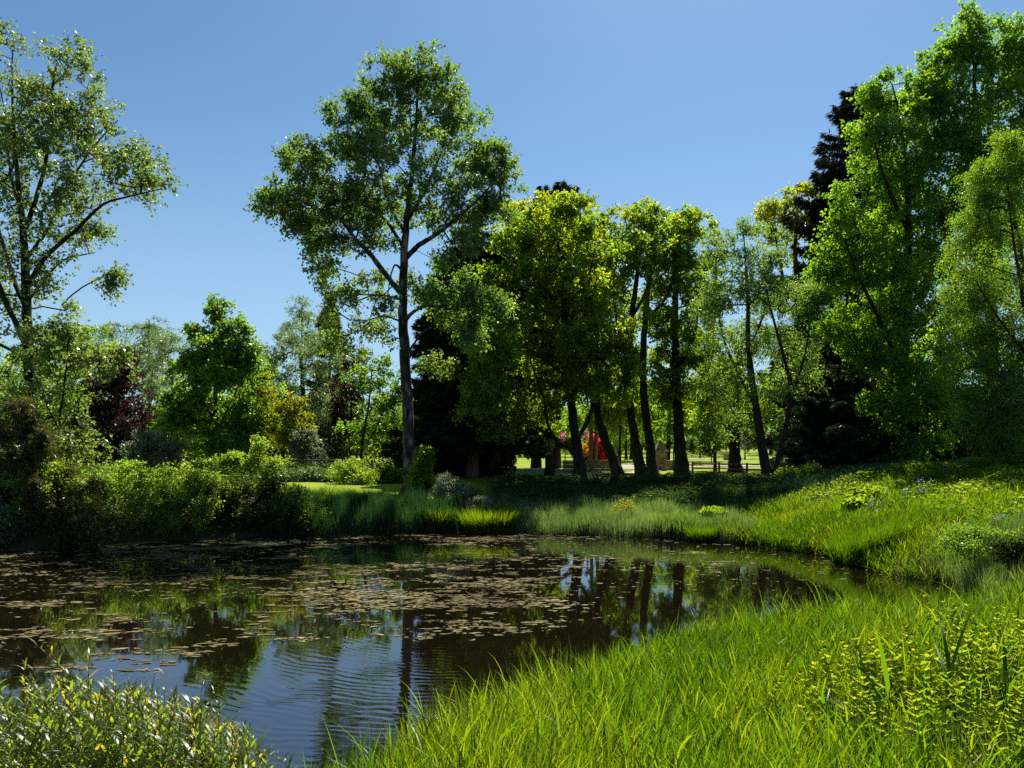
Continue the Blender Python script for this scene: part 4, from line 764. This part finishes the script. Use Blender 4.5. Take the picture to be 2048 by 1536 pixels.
grass_field('dead_grass', 'dry straw-coloured blades scattered through the near grass', 'straw', 24000, (-1.2, 10, 4, 17),
            lambda x, y, sd, r: (sd > -.1) & inview(x, y) & (r.uniform(size=len(x)) < np.where(sd < .35, .5, .10)), .5, .009, 210, lean=.3, curl=.5, nseg=4)
grass_field('shore_litter', 'dead stalks and muddy litter along the far water edge', 'straw', 16000, (-3, 13, 14, 32),
            lambda x, y, sd, r: (np.abs(sd) < .16) & (y > 14) & (r.uniform(size=len(x)) < .8), .22, .02, 211, lean=.9, curl=.6)
# broad leaves covering the slope
def leaf_cover(name, label, mat, n, box_, keep, seed, size, hgt, asp=.8, kind='stuff'):
    rng = np.random.default_rng(seed); x, y, sd, z = scatter(n, *box_, rng, keep); m = len(x); mb = MB()
    hh = hgt*(.25+1.2*fbm(x*.9, y*.9, seed))*rng.uniform(.5, 1.1, m)
    az = rng.uniform(0, 2*PI, m); ax = np.stack([np.cos(az), np.sin(az), rng.uniform(-.3, .35, m)], -1)
    no = nrm(np.array([0, 0, 1.])+rng.normal(size=(m, 3))*.35)
    sz = size*rng.uniform(.5, 1.3, m)
    leaf_quads(mb, np.stack([x, y, z+hh], -1), ax, no, sz, sz*asp, np.clip(.5+.9*(fbm(x*1.2, y*1.2, seed+4)-.5)+rng.normal(0, .2, m), 0, 1), .12)
    o = mb.build(name, G[mat]); tag(o, label, None, None, kind); return o
leaf_cover('ground_cover', 'carpet of broad sunlit leaves across the upper right slope', 'groundleaf', 60000, (8, 22, 17, 31), lambda x, y, sd, r: (sd > 2.3) & inview(x, y) & (r.uniform(size=len(x)) < sstep(.42, .6, fbm(x*.5, y*.5, 77)+.1*sstep(3, 6, sd))), 301, .13, .42)
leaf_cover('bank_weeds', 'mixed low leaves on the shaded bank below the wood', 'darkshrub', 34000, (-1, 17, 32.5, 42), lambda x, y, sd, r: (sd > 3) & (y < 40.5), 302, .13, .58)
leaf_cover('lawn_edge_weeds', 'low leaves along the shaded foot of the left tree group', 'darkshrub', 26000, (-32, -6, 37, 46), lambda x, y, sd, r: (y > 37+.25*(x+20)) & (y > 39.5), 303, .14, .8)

def understory(name, label, mat, n, x0, x1, y0, y1, h, seed, size=.2):
    rng = np.random.default_rng(seed); x = rng.uniform(x0, x1, n); y = rng.uniform(y0, y1, n); top = h*(.45+1.1*fbm(x*.35, y*.35, seed)); z = ground(x, y, np.full(n, 20.))+top*rng.uniform(0, 1, n)**.7
    az = rng.uniform(0, 2*PI, n); mb = MB(); sz = size*rng.uniform(.5, 1.3, n)
    leaf_quads(mb, np.stack([x, y, z], -1), np.stack([np.cos(az), np.sin(az), rng.uniform(-.5, .3, n)], -1), nrm(np.array([0, 0, .8])+rng.normal(size=(n, 3))*.6), sz, sz*.8, np.clip(.5+rng.normal(0, .25, n), 0, 1))
    tag(mb.build(name, G[mat]), label, None, None, 'stuff')
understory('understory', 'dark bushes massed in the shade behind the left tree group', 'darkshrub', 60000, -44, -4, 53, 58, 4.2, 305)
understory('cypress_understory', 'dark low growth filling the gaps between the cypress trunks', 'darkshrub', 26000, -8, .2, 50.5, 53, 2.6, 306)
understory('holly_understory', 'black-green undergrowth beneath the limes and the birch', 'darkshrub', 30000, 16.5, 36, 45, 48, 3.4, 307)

# yellow-topped leafy plants at the lower right: stems with pairs of leaves
def leafy_plants(mb, sm, pts, rng, hgt, lf=.055, top=.35):
    for p in pts:
        h = hgt*rng.uniform(.65, 1.2); ln = rng.normal(0, .10, 2); m = int(7+h*9); t = np.linspace(.18, 1, m)
        c = p+np.stack([ln[0]*t**1.5*h*2, ln[1]*t**1.5*h*2, h*t], -1)
        tube(sm, np.vstack([p, c[::3], c[-1:]]), np.linspace(.004, .0015, len(c[::3])+2), 4)
        k = 4; a = rng.uniform(0, PI)+np.arange(m)[:, None]*1.6+np.arange(k)[None]*PI/2+rng.normal(0, .25, (m, k))
        up = (.35+.7*t**2)[:, None]*np.ones(k); ax = np.stack([np.cos(a), np.sin(a), up+rng.normal(0, .15, (m, k))], -1).reshape(-1, 3)
        b = np.repeat(c, k, 0); s = lf*rng.uniform(.75, 1.15)*rng.uniform(.6, 1.35, m*k)*np.repeat(np.where(t > .93, .6, 1.05-.25*t), k)
        no = nrm(np.array([0, 0, 1.])-.3*ax+rng.normal(size=ax.shape)*.25)
        leaf_quads(mb, b, ax, no, s, s*.62, np.clip(.24+rng.uniform(.1, 1.35)*top*np.repeat(t**3, k)+rng.normal(0, .16, m*k), 0, 1), .15)
rng = np.random.default_rng(401)
x, y, sd, z = scatter(4600, 1.2, 7.5, 3.6, 10, rng, lambda x, y, sd, r: (sd > .5) & inview(x, y) & (r.uniform(size=len(x)) < sstep(1.0, .55, np.hypot((x-4.1)/2.6, (y-5.2)/2.1)+.5*(fbm(x*1.3, y*1.3, 8)-.5))*.55))
mb = MB(); sm = MB(); leafy_plants(mb, sm, np.stack([x, y, z], -1), rng, .70, .070, .36)
o = mb.build('yellow_loosestrife', G['loosestrife']); tag(o, 'drift of yellow-tipped leafy plants among the grass in the lower right corner', None, None, 'stuff'); sm.build('stem', GSTEM, o)
for i, (px, py, d, hh, t) in enumerate(((1880, 1290, 6.9, .95, 'tallest yellow-tipped leafy plant rising above the near grass'), (1945, 1340, 6.4, .8, 'yellow-tipped leafy plant just right of the tallest one'))):
    b = P(px, py, d); b[2] = gz(b[0], b[1]); org = b.copy(); root = tag(empty('loosestrife_plant', org), t, 'plant', 'taller loosestrife plants'); mb = MB(); sm = MB()
    leafy_plants(mb, sm, [b+np.array([rng.normal(0, .08), rng.normal(0, .08), 0]) for _ in range(7)], rng, hh, .06, .45); mb.build('foliage', G['loosestrife'], root, org); sm.build('stem', GSTEM, root, org)

# tall single reeds in the foreground
def tall_reed(label, base, h, seed, nl=6, group='tall single reeds in the near grass'):
    rng = np.random.default_rng(seed); b = np.array([base[0], base[1], gz(*base)]); root = tag(empty('reed_plant', b), label, 'reed', group); sm = MB(); fm = MB()
    top = b+np.array([rng.normal(0, .03), rng.normal(0, .03), h*.8]); tube(sm, [b, (b+top)/2, top], [.006, .005, .003], 5)
    for k in range(nl):
        t = .15+.8*k/nl; p = b+(top-b)*t; a = rng.uniform(0, 2*PI); 
        blades(fm, p[None], np.array([h*rng.uniform(.4, .62)]), np.array([rng.uniform(.022, .034)]), np.array([a]), np.array([rng.uniform(.12, .5)]), np.array([rng.uniform(.1, .7)]), rng, 8, np.array([rng.uniform(.2, .6)]), np.array([a+PI/2]), False)
    fm.build('leaves', G['grass'], root, b); sm.build('stem', GSTEM, root, b)
for i, (px, py, d, h, t) in enumerate(((1770, 1500, 5.0, 1.0, 'broad-bladed reed standing tallest among the yellow-tipped plants'), (1910, 1500, 5.2, 1.05, 'broad-bladed reed at the right amid yellow-tipped plants'), (1715, 1530, 4.9, .6, 'short reed with an arching leaf beside the tallest one'), (1640, 1530, 5.3, .62, 'short reed at the left limit of the yellow-tipped plants'), (2010, 1490, 5.2, .8, 'reed closest to the lower right corner'))):
    q = P(px, py, d); tall_reed(t, (q[0], q[1]), h, 500+i)
for i, (px, py, d, h, t) in enumerate(((515, 1500, 6.9, .85, 'tall upright reed leaf right of the glossy willow shrub'), (470, 1500, 6.7, .75, 'reed growing out of the right flank of the glossy willow shrub'), (355, 1500, 6.4, .75, 'reed crossing the middle of the glossy willow shrub'))):
    q = P(px, py, d); tall_reed(t, (q[0], q[1]), h, 520+i, 5, 'reeds beside the willow shrub')

# tussocks
def tussock(label, px, py, d, n, r, h, seed, mat='grass', v=0., w=.016):
    rng = np.random.default_rng(seed); c = P(px, py, d); org = np.array([c[0], c[1], max(0, gz(c[0], c[1]))])
    a = rng.uniform(0, 2*PI, n); rr = r*np.sqrt(rng.uniform(0, 1, n)); x = c[0]+rr*np.cos(a); y = c[1]+rr*np.sin(a)*.8; z = np.maximum(ground(x, y), -.12)
    mb = MB(); blades(mb, np.stack([x, y, z], -1), h*rng.uniform(.6, 1.15, n), w*rng.uniform(.6, 1.4, n), a+rng.normal(0, .5, n), .06+.26*rr/r*rng.uniform(.5, 1.2, n), np.abs(rng.normal(.12, .12, n)), rng, 4, np.clip(.5+v+rng.normal(0, .2, n), 0, 1))
    o = mb.build('grass_tussock', G[mat], None, org); tag(o, label, 'tussock', 'grass tussocks at the water edge')
tussock('bright green tussock standing in the shallows beyond the weed mats', 975, 1062, 29.9, 3800, .85, 1.05, 601, v=.15, w=.02)
tussock('smaller upright tussock behind the bright one in the shallows', 985, 1040, 31.4, 1900, .6, .95, 602, v=.1, w=.02)
tussock('narrow dark-footed tussock where shaded reeds meet sunlit ones', 878, 1062, 30.3, 1500, .4, 1.1, 603, v=.05, w=.018)
tussock('dark tussock overhanging the water near the pond tip', 1752, 1120, 21.2, 2600, .5, .85, 604, v=-.12, w=.014)
tussock('dark low tussock at the first bend of the right shore', 1408, 1075, 27.2, 2200, .55, .7, 605, v=-.2)
tussock('tall sword-leaved clump half way up the right slope', 1740, 1070, 21.8, 2600, 1.0, .85, 606, 'grass', -.25, .018)

# willow shrub, lower left
def osier():
    rng = np.random.default_rng(701); org = np.array([-2.6, 4.9, gz(-2.6, 4.9)]); root = tag(empty('willow_shrub', org), 'glossy yellow-green willow shrub with red-brown stems filling the lower left corner', 'shrub')
    sm = MB(); fm = MB()
    for i in range(300):
        px = rng.uniform(-60, 500); d = rng.uniform(4.1, 5.6)
        prof = np.interp(px, [-60, 0, 60, 130, 200, 300, 400, 450, 520], [1400, 1400, 1345, 1345, 1350, 1365, 1385, 1420, 1475])
        big = i < 14
        top = P(px, prof+abs(rng.normal(0, 60))-(rng.uniform(0, 70) if i % 9 == 0 else 0)+(0 if not big else -35) + 12, d)
        b = np.array([top[0]*rng.uniform(.9, 1.05)+rng.normal(0, .15), d+rng.normal(0, .2), 0.]); b[2] = max(gz(b[0], b[1]), -.1)
        if i == 0: top = P(75, 1292, 4.9)
        if i == 1: top = P(178, 1305, 4.9)
        if i == 2: top = P(440, 1405, 5.1)
        L = top[2]-b[2]
        if L < .25: continue
        m = (b+top)/2+np.array([rng.normal(0, .08), rng.normal(0, .08), .05]); pts = spline([b, m, top], 7)
        tube(sm, pts, np.linspace(.006, .0018, len(pts)), 4, .5)
        n = int(20+16*L); t = np.linspace(.25, 1, n)+rng.normal(0, .01, n); t = np.clip(t, 0, 1); ii = t*(len(pts)-1)
        p = np.stack([np.interp(ii, np.arange(len(pts)), pts[:, k]) for k in range(3)], -1)
        az = np.arange(n)*2.4+rng.normal(0, .4, n)
        young = np.clip(t-.75, 0, 1)/.25
        hl = rng.uniform(.045, .125, n)*(1-.35*young)
        # lanceolate curved leaves: narrow blades that rise outwards and arch over
        blades(fm, p, hl, hl*.175, az, .2+1.0*rng.uniform(0, 1, n)**1.4-.15*young, rng.uniform(.1, 1.1, n), rng, 4, np.clip(.42+.4*young*rng.uniform(0, 1, n)+rng.normal(0, .17, n), 0, 1), az+PI/2+rng.normal(0, .35, n), True)
    fm.build('foliage', G['osier'], root, org); sm.build('stem', STEM, root, org)
osier()
def dry_stem(label, pts, seed):
    rng = np.random.default_rng(seed); p = spline(pts, 8); mb = MB(); org = p[0].copy(); root = tag(empty('dry_grass_stem', org), label, 'grass stem', 'dry stems by the willow shrub')
    tube(mb, p, np.linspace(.0045, .002, len(p)), 5); mb.build('stalk', G['straw'], root, org)
    fb = MB(); n = 9; q = p[-n:]; blades(fb, q, rng.uniform(.05, .1, len(q)), np.full(len(q), .008), rng.uniform(0, 6.3, len(q)), np.full(len(q), .6), np.full(len(q), 1.1), rng, 4); fb.build('leaves', G['straw'], root, org)
def gp(px, py, d): 
    q = P(px, py, d); q[2] = max(gz(q[0], q[1]), -.05); return q
dry_stem('dry pale stem arching over at the left edge of the willow shrub', [gp(0, 1500, 6), P(2, 1410, 6), P(25, 1385, 6), P(60, 1380, 6), P(74, 1392, 6)], 1)
dry_stem('dry white curled stem bending at the top of the willow shrub', [gp(300, 1500, 6.5), P(305, 1380, 6.5), P(316, 1342, 6.5), P(326, 1342, 6.5), P(330, 1358, 6.5)], 2)
dry_stem('dry bent stem leaning above the water right of the willow shrub', [gp(398, 1500, 6.6), P(402, 1390, 6.6), P(416, 1352, 6.6), P(404, 1376, 6.6)], 3)

# floating algae
def floats(name, label, mat, n, seed, dens, size):
    rng = np.random.default_rng(seed); x = rng.uniform(-22, 11, n); y = rng.uniform(8.2, 30.8, n); sd = pond_sd(x, y)
    k = (sd < -.05) & inview(x, y) & (rng.uniform(size=n) < dens(x, y)); x, y = x[k], y[k]; m = len(x)
    r = np.minimum(size*rng.lognormal(0, .6, m), size*2.4); e = rng.uniform(1.0, 3.2, m); S = 10
    a = np.arange(S)*2*PI/S; rr = r[:, None]*(1+rng.normal(0, .45, (m, S))); rr = np.maximum(rr, r[:, None]*.18)
    th = rng.normal(0, .3, m)[:, None]
    lx = rr*np.cos(a)*e[:, None]; ly = rr*np.sin(a)
    vx = x[:, None]+lx*np.cos(th)-ly*np.sin(th); vy = y[:, None]+lx*np.sin(th)+ly*np.cos(th)
    v = np.stack([vx, vy, np.full_like(vx, 0)+.004+rng.uniform(0, .010, (m, 1))+rng.normal(0, .0015, vx.shape)], -1).reshape(-1, 3)
    b = np.arange(m)[:, None, None]*S; q = np.array([[0, 1, 2, 3], [0, 3, 4, 9], [4, 5, 8, 9], [5, 6, 7, 8]])[None]
    mb = MB(); mb.add(v, (b+q).reshape(-1, 4), np.repeat(np.clip(.5+.8*(fbm(x*.7, y*.7, 3)-.5)+rng.normal(0, .2, m), 0, 1), 4))
    o = mb.build(name, G[mat]); tag(o, label, None, None, 'stuff')
def zone(x, y):
    px = 1024+x*F/y; py = HOR+CAMZ*F/y
    lim = np.interp(px, [0, 100, 300, 450, 600, 700, 800, 850, 1000, 1020, 1200, 1300, 1750], [1345, 1345, 1345, 1300, 1290, 1255, 1285, 1290, 1280, 1270, 1240, 1190, 1180])
    d = np.clip((lim+6-py)/16, 0, 1)
    right = sstep(1020, 1330, px); d *= (1-.78*right*sstep(1110, 1060, py*0+1100-(py-1100)*0)*1)
    return d, px, py
def dens1(x, y):
    d, px, py = zone(x, y)
    c = fbm(x*.5, y*1.0, 21, 4); c2 = fbm(x*2.0, y*5.0, 33, 4)
    dark = sstep(1, .6, np.hypot((px-960)/110, (py-1165)/36))
    hot = .05*np.exp(-(((px-900)/260)**2+((py-1215)/45)**2))+.05*np.exp(-(((px-650)/300)**2+((py-1110)/40)**2))
    return d*(sstep(.54, .615, .5*c+.5*c2+hot-.05*sstep(1050, 1350, px)-.10*sstep(1300, 1500, px)))*(1-.0*dark)
floats('floating_algae', 'pale tan rafts of floating weed scattered over the dark water', 'algae', 420000, 801, lambda x, y: dens1(x, y)*.34, .0165)
floats('algae_specks', 'fine pale specks of floating debris dusting the water', 'algae', 40000, 802, lambda x, y: zone(x, y)[0]*(.10+.8*np.exp(-(((zone(x, y)[1]-230)/150)**2+((zone(x, y)[2]-1143)/13)**2))), .016)
floats('green_weed_mat', 'yellowish mats of floating weed under the left bank shrubs', 'weedmat', 30000, 803, lambda x, y: (sstep(.40, .58, fbm(x*.8, y*1.5, 44)))*np.exp(-(((zone(x, y)[1]-330)/190)**2+((zone(x, y)[2]-1086)/9.5)**2)), .08)

# blue irises and bluebells on the slope
def iris(label, px, py, d, seed, n=4):
    rng = np.random.default_rng(seed); c = gp(px, py, d); c[2] = gz(c[0], c[1]); root = tag(empty('iris_plant', c), label, 'flower', 'blue flowers on the right slope'); fl = MB(); st = MB()
    for i in range(n):
        b = c+np.array([rng.normal(0, .22), rng.normal(0, .15), 0]); t = b+np.array([rng.normal(0, .04), rng.normal(0, .04), rng.uniform(.45, .7)]); tube(st, [b, t], [.008, .005], 4)
        k = 9; foliage(fl, t[None], np.array([[0, 0, 1.]]), rng, 2, 3, .06, .06, .6, .2, .2, .3, jit=.03)
    fl.build('blossom', G['blueflower'], root, c); st.build('stem', GSTEM, root, c)
for i, (px, py, d, t) in enumerate(((1800, 1005, 24.5, 'pair of bluish iris spikes in sun below the shaded slope'), (1828, 1000, 24.8, 'iris clump just right of the sunlit pair'), (1765, 1018, 24, 'pale lilac irises beside the broad-leaved clump'), (1745, 1025, 23.6, 'lowest iris clump next to the sword-leaved clump'), (1915, 965, 27.5, 'vivid blue flower in deep shade on the slope'), (1855, 988, 26, 'whitish iris in the shade of the slope'), (2010, 1045, 19, 'lilac bluebells scattered near the dark bramble mound'))):
    iris(t, px, py, d, 900+i)

# ------------------------------------------------------------------ built things
def rail_fence(name, label, A, B, n, h, rails, seed, mat=WOOD):
    rng = np.random.default_rng(seed); A = np.array(A, float); B = np.array(B, float); a0 = np.array([*A, gz(*A)]); root = tag(empty(name, a0), label, 'fence')
    T = np.linspace(0, 1, n); tops = []
    for t in T:
        p = A+(B-A)*t; z = gz(*p); mb = MB(); box(mb, (p[0], p[1], z+h/2-.05), (.11, .11, h+.1), rng.uniform(-.2, .2), rng.uniform(.3, .7), .012); mb.build('post', mat, root, a0); tops.append((p[0], p[1], z))
    for r in rails:
        mb = MB(); pts = [(x, y-.07, z+r*h+rng.normal(0, .02)) for x, y, z in tops]
        tube(mb, pts, np.full(n, .048), 6, rng.uniform(.3, .7)); mb.build('rail', mat, root, a0)
a = P(500, 940, 45); b = P(744, 940, 41.5)
rail_fence('rail_fence', 'weathered brown three-rail fence below the left tree group', a[:2], b[:2], 6, 1.12, (.95, .62, .3), 1)
a = P(1385, 940, 50); b = P(1680, 940, 44)
rail_fence('post_fence', 'dark post and rail fence between the gate pillar and the yew', a[:2], b[:2], 6, .82, (.9, .5), 2, WOOD)

def gate_pillar():
    c = P(1320, 950, 57); g = gz(c[0], c[1]); o = np.array([c[0], c[1], g]); root = tag(empty('gate_pillar', o), 'square sandstone gate pillar with a pyramid cap at the drive', 'gate pillar')
    rng = np.random.default_rng(5); mb = MB(); s = .86; z = g-.1
    for i in range(7):
        h = .215; box(mb, (o[0], o[1], z+h/2), (s+rng.normal(0, .008), s+rng.normal(0, .008), h-.006), .12, rng.uniform(0, 1), .012); z += h
    mb.build('shaft', STONE, root, o)
    mb = MB(); box(mb, (o[0], o[1], z+.07), (1.06, 1.06, .14), .12, .4, .02); z += .14; mb.build('cornice', STONE, root, o)
    mb = MB(); s = .46; ca, sa = math.cos(.12), math.sin(.12); ring = []
    for r, zz in ((s, 0), (s*.98, .04), (.06, .76), (.01, .82)):
        for a_, b_ in ((-r, -r), (r, -r), (r, r), (-r, r)): ring.append((o[0]+a_*ca-b_*sa, o[1]+a_*sa+b_*ca, z+.002+zz))
    q = [(3, 2, 1, 0)]+[(l*4+j, l*4+(j+1) % 4, l*4+4+(j+1) % 4, l*4+4+j) for l in range(3) for j in range(4)]+[(12, 13, 14, 15)]
    mb.add(ring, q, .6); mb.build('cap', STONE, root, o)
gate_pillar()
def stone_wall(name, label, A, B, h, th, seed):
    rng = np.random.default_rng(seed); A = np.array(A); B = np.array(B); L = np.linalg.norm(B-A); u = (B-A)/L; rz = math.atan2(u[1], u[0]); o = np.array([A[0], A[1], gz(*A)]); root = tag(empty(name, o), label, 'wall')
    mb = MB(); z = -.1; row = 0
    while z < h:
        ch = rng.uniform(.13, .2); s = -rng.uniform(0, .2)
        while s < L:
            l = rng.uniform(.22, .5); m = min(s+l, L)-max(s, 0)
            if m > .05:
                p = A+u*(max(s, 0)+m/2); box(mb, (p[0], p[1], gz(*p)+z+ch/2), (m-.012, th+rng.normal(0, .015), ch-.012), rz, rng.uniform(0, 1), .015)
            s += l
        z += ch
    mb.build('masonry', STONE, root, o)
    mb = MB(); s = 0
    while s < L-.1:
        m = min(rng.uniform(.5, .7), L-s); p = A+u*(s+m/2); box(mb, (p[0], p[1], gz(*p)+z+.05), (m-.01, th+.1, .09), rz, rng.uniform(0, 1), .02); s += m
    mb.build('coping', STONE, root, o)
a = P(1126, 950, 55); b = P(1236, 950, 56)
stone_wall('stone_wall', 'low brown stone wall behind the forked and leaning sycamores', a[:2], b[:2], .72, .4, 6)
a = P(1335, 950, 57.4); b = P(1372, 950, 59)
stone_wall('wing_wall', 'short lower stone wall joined to the gate pillar', a[:2], b[:2], .55, .4, 7)
def signpost():
    c = P(1423, 930, 80); g = gz(c[0], c[1]); o = np.array([c[0], c[1], g]); root = tag(empty('fingerpost', o), 'small dark fingerpost with two arms on the mown lawn', 'signpost')
    mb = MB(); box(mb, (o[0], o[1], g+.5), (.09, .09, 1.15), 0, .5, .01); mb.build('post', DARKWOOD, root, o)
    for sx, z in ((-1, .86), (1, .66)):
        mb = MB(); x0 = .05*sx; x1 = .42*sx; xt = .52*sx; y0, y1 = -.072, -.046; pr = []
        for y in (y0, y1):
            pr += [(o[0]+x0, o[1]+y, g+z-.09), (o[0]+x1, o[1]+y, g+z-.09), (o[0]+xt, o[1]+y, g+z), (o[0]+x1, o[1]+y, g+z+.09), (o[0]+x0, o[1]+y, g+z+.09)]
        q = [(0, 1, 3, 4), (1, 2, 2, 3)]; 
        q = [(0, 1, 3, 4), (5, 9, 8, 6), (0, 5, 6, 1), (1, 6, 7, 2), (2, 7, 8, 3), (3, 8, 9, 4), (4, 9, 5, 0)]
        mb.add(pr, q, .5)
        # the triangular point as two thin quads
        t1 = [(o[0]+x1, o[1]+y0, g+z-.09), (o[0]+xt, o[1]+y0, g+z), (o[0]+x1+.001*sx, o[1]+y0, g+z+.05), (o[0]+x1, o[1]+y0, g+z+.09)]
        mb.add(t1, [(0, 1, 2, 3)], .5); mb.add([(a_, y1-y0+b_, c_) for a_, b_, c_ in t1], [(3, 2, 1, 0)], .5)
        mb.build('arm', DARKWOOD, root, o)
signpost()
def brackets():
    b0 = P(1349, 940, 47.5); o = b0.copy(); root = tag(empty('bracket_ladder', o), 'upright ladder of short dark brackets fixed to the stout flared trunk', 'bracket ladder')
    mb = MB(); tube(mb, [P(1347, 942, 47.5), P(1347, 897, 47.5)], [.04, .04], 5); mb.build('pole', DARKWOOD, root, o)
    for i in range(8):
        mb = MB(); p = P(1351, 900+i*5.0, 47.46); box(mb, p, (.30, .14, .085), 0, .5, .012); mb.build('bracket', DARKWOOD, root, o)
brackets()
def block_box():
    c = P(1457, 908, 92); g = gz(c[0], c[1]); o = np.array([c[0], c[1], g]); mb = MB(); box(mb, (o[0], o[1], g+.35), (1.0, .8, .8), .1, .4, .05); box(mb, (o[0], o[1], g+.80), (1.12, .92, .1), .1, .6, .02)
    tag(mb.build('stone_block', STONE, None, o), 'pale stone block at the far side of the lawn, half behind the ivy-clad trunk', 'stone block')  # solid block with a slab on top, no hollow
block_box()

def strip(name, pts, w, mat, lift):
    c = spline(np.array([(x, y, 0) for x, y in pts], float), 14); t = nrm(np.gradient(c, axis=0)); s = np.stack([-t[:, 1], t[:, 0], t[:, 2]*0], -1)
    k = np.linspace(-.5, .5, 7); g = c[:, None]+s[:, None]*(k[None, :, None]*w); z = ground(g[..., 0], g[..., 1])+lift-.02*np.abs(k)[None]
    g[..., 2] = z; n = len(c); i = np.arange(n-1)[:, None]*7; j = np.arange(6)[None]
    mb = MB(); mb.add(g.reshape(-1, 3), np.stack([i+j, i+j+1, i+8+j, i+7+j], -1).reshape(-1, 4), None, True); mb.build(name, mat)['kind'] = 'structure'
GRAVEL = solid_mat('pale_gravel', (.24, .20, .17), (.42, .36, .31), 14, bump=.6)
strip('drive', [(-2, 58), (4, 59.5), (9, 62), (14, 65.5), (20, 68.5), (30, 72), (50, 80)], 4.2, GRAVEL, .05)
strip('far_path', [(10, 64), (15, 78), (18, 92), (26, 100), (40, 104), (60, 106)], 3.0, GRAVEL, .07)
strip('woodland_path', [(-6, 47), (0, 48), (5, 50), (9, 53), (11, 58)], 1.8, GRAVEL, .05)

# ------------------------------------------------------------------ light, sky, camera
SUN_EL, SUN_AZ = 54, 17          # degrees; azimuth to the right of the view direction
w = bpy.data.worlds.new('World'); SC.world = w; w.use_nodes = True; nt = w.node_tree
bg = nt.nodes['Background']; sky = nt.nodes.new('ShaderNodeTexSky'); sky.sky_type = 'NISHITA'; sky.sun_disc = False
sky.sun_elevation = math.radians(SUN_EL); sky.sun_rotation = math.radians(SUN_AZ); sky.altitude = 100; sky.air_density = 1.0; sky.dust_density = .6; sky.ozone_density = 1.0
tn = nt.nodes.new('ShaderNodeMix'); tn.data_type = 'RGBA'; tn.blend_type = 'MULTIPLY'; tn.inputs['Factor'].default_value = 1; tn.inputs['B'].default_value = (.70, .98, 1.16, 1); nt.links.new(sky.outputs['Color'], tn.inputs['A']); gc = nt.nodes.new('ShaderNodeTexCoord'); gs = nt.nodes.new('ShaderNodeSeparateXYZ'); nt.links.new(gc.outputs['Generated'], gs.inputs[0])
gm = nt.nodes.new('ShaderNodeMapRange'); gm.interpolation_type = 'SMOOTHSTEP'; nt.links.new(gs.outputs['Z'], gm.inputs['Value']); gm.inputs['From Min'].default_value = -.02; gm.inputs['From Max'].default_value = .46; gm.inputs['To Min'].default_value = .75; gm.inputs['To Max'].default_value = 0
gx = nt.nodes.new('ShaderNodeMix'); gx.data_type = 'RGBA'; nt.links.new(gm.outputs[0], gx.inputs['Factor']); nt.links.new(tn.outputs['Result'], gx.inputs['A']); gx.inputs['B'].default_value = (4.7, 6.9, 9.2, 1); nt.links.new(gx.outputs['Result'], bg.inputs['Color']); bg.inputs['Strength'].default_value = .0485
ld = bpy.data.lights.new('sun', 'SUN'); ld.energy = 5; ld.angle = math.radians(.5); ld.color = (1, .95, .86)
lo = bpy.data.objects.new('sun', ld); COL.objects.link(lo)
lo.rotation_euler = (math.radians(90-SUN_EL), 0, math.radians(180-SUN_AZ)); lo.location = (30, 90, 120)
cd = bpy.data.cameras.new('camera'); cam = bpy.data.objects.new('camera', cd); COL.objects.link(cam); SC.camera = cam
cam.location = (0, 0, CAMZ); cam.rotation_euler = (PI/2, 0, 0); cd.sensor_width = 36; cd.lens = F/2048*36; cd.shift_y = (HOR-768)/2048; cd.clip_start = .1; cd.clip_end = 4000
vs = SC.view_settings; SC.display_settings.display_device = 'sRGB'; vs.view_transform = 'Standard'; vs.look = 'None'; vs.exposure = 1.05; vs.gamma = 1
cy = SC.cycles; cy.use_denoising = False; SC.render.filter_size = 1.15; cy.max_bounces = 9; cy.diffuse_bounces = 4; cy.glossy_bounces = 3; cy.transmission_bounces = 5; cy.transparent_max_bounces = 4; cy.caustics_reflective = False; cy.caustics_refractive = False; cy.sample_clamp_indirect = 6
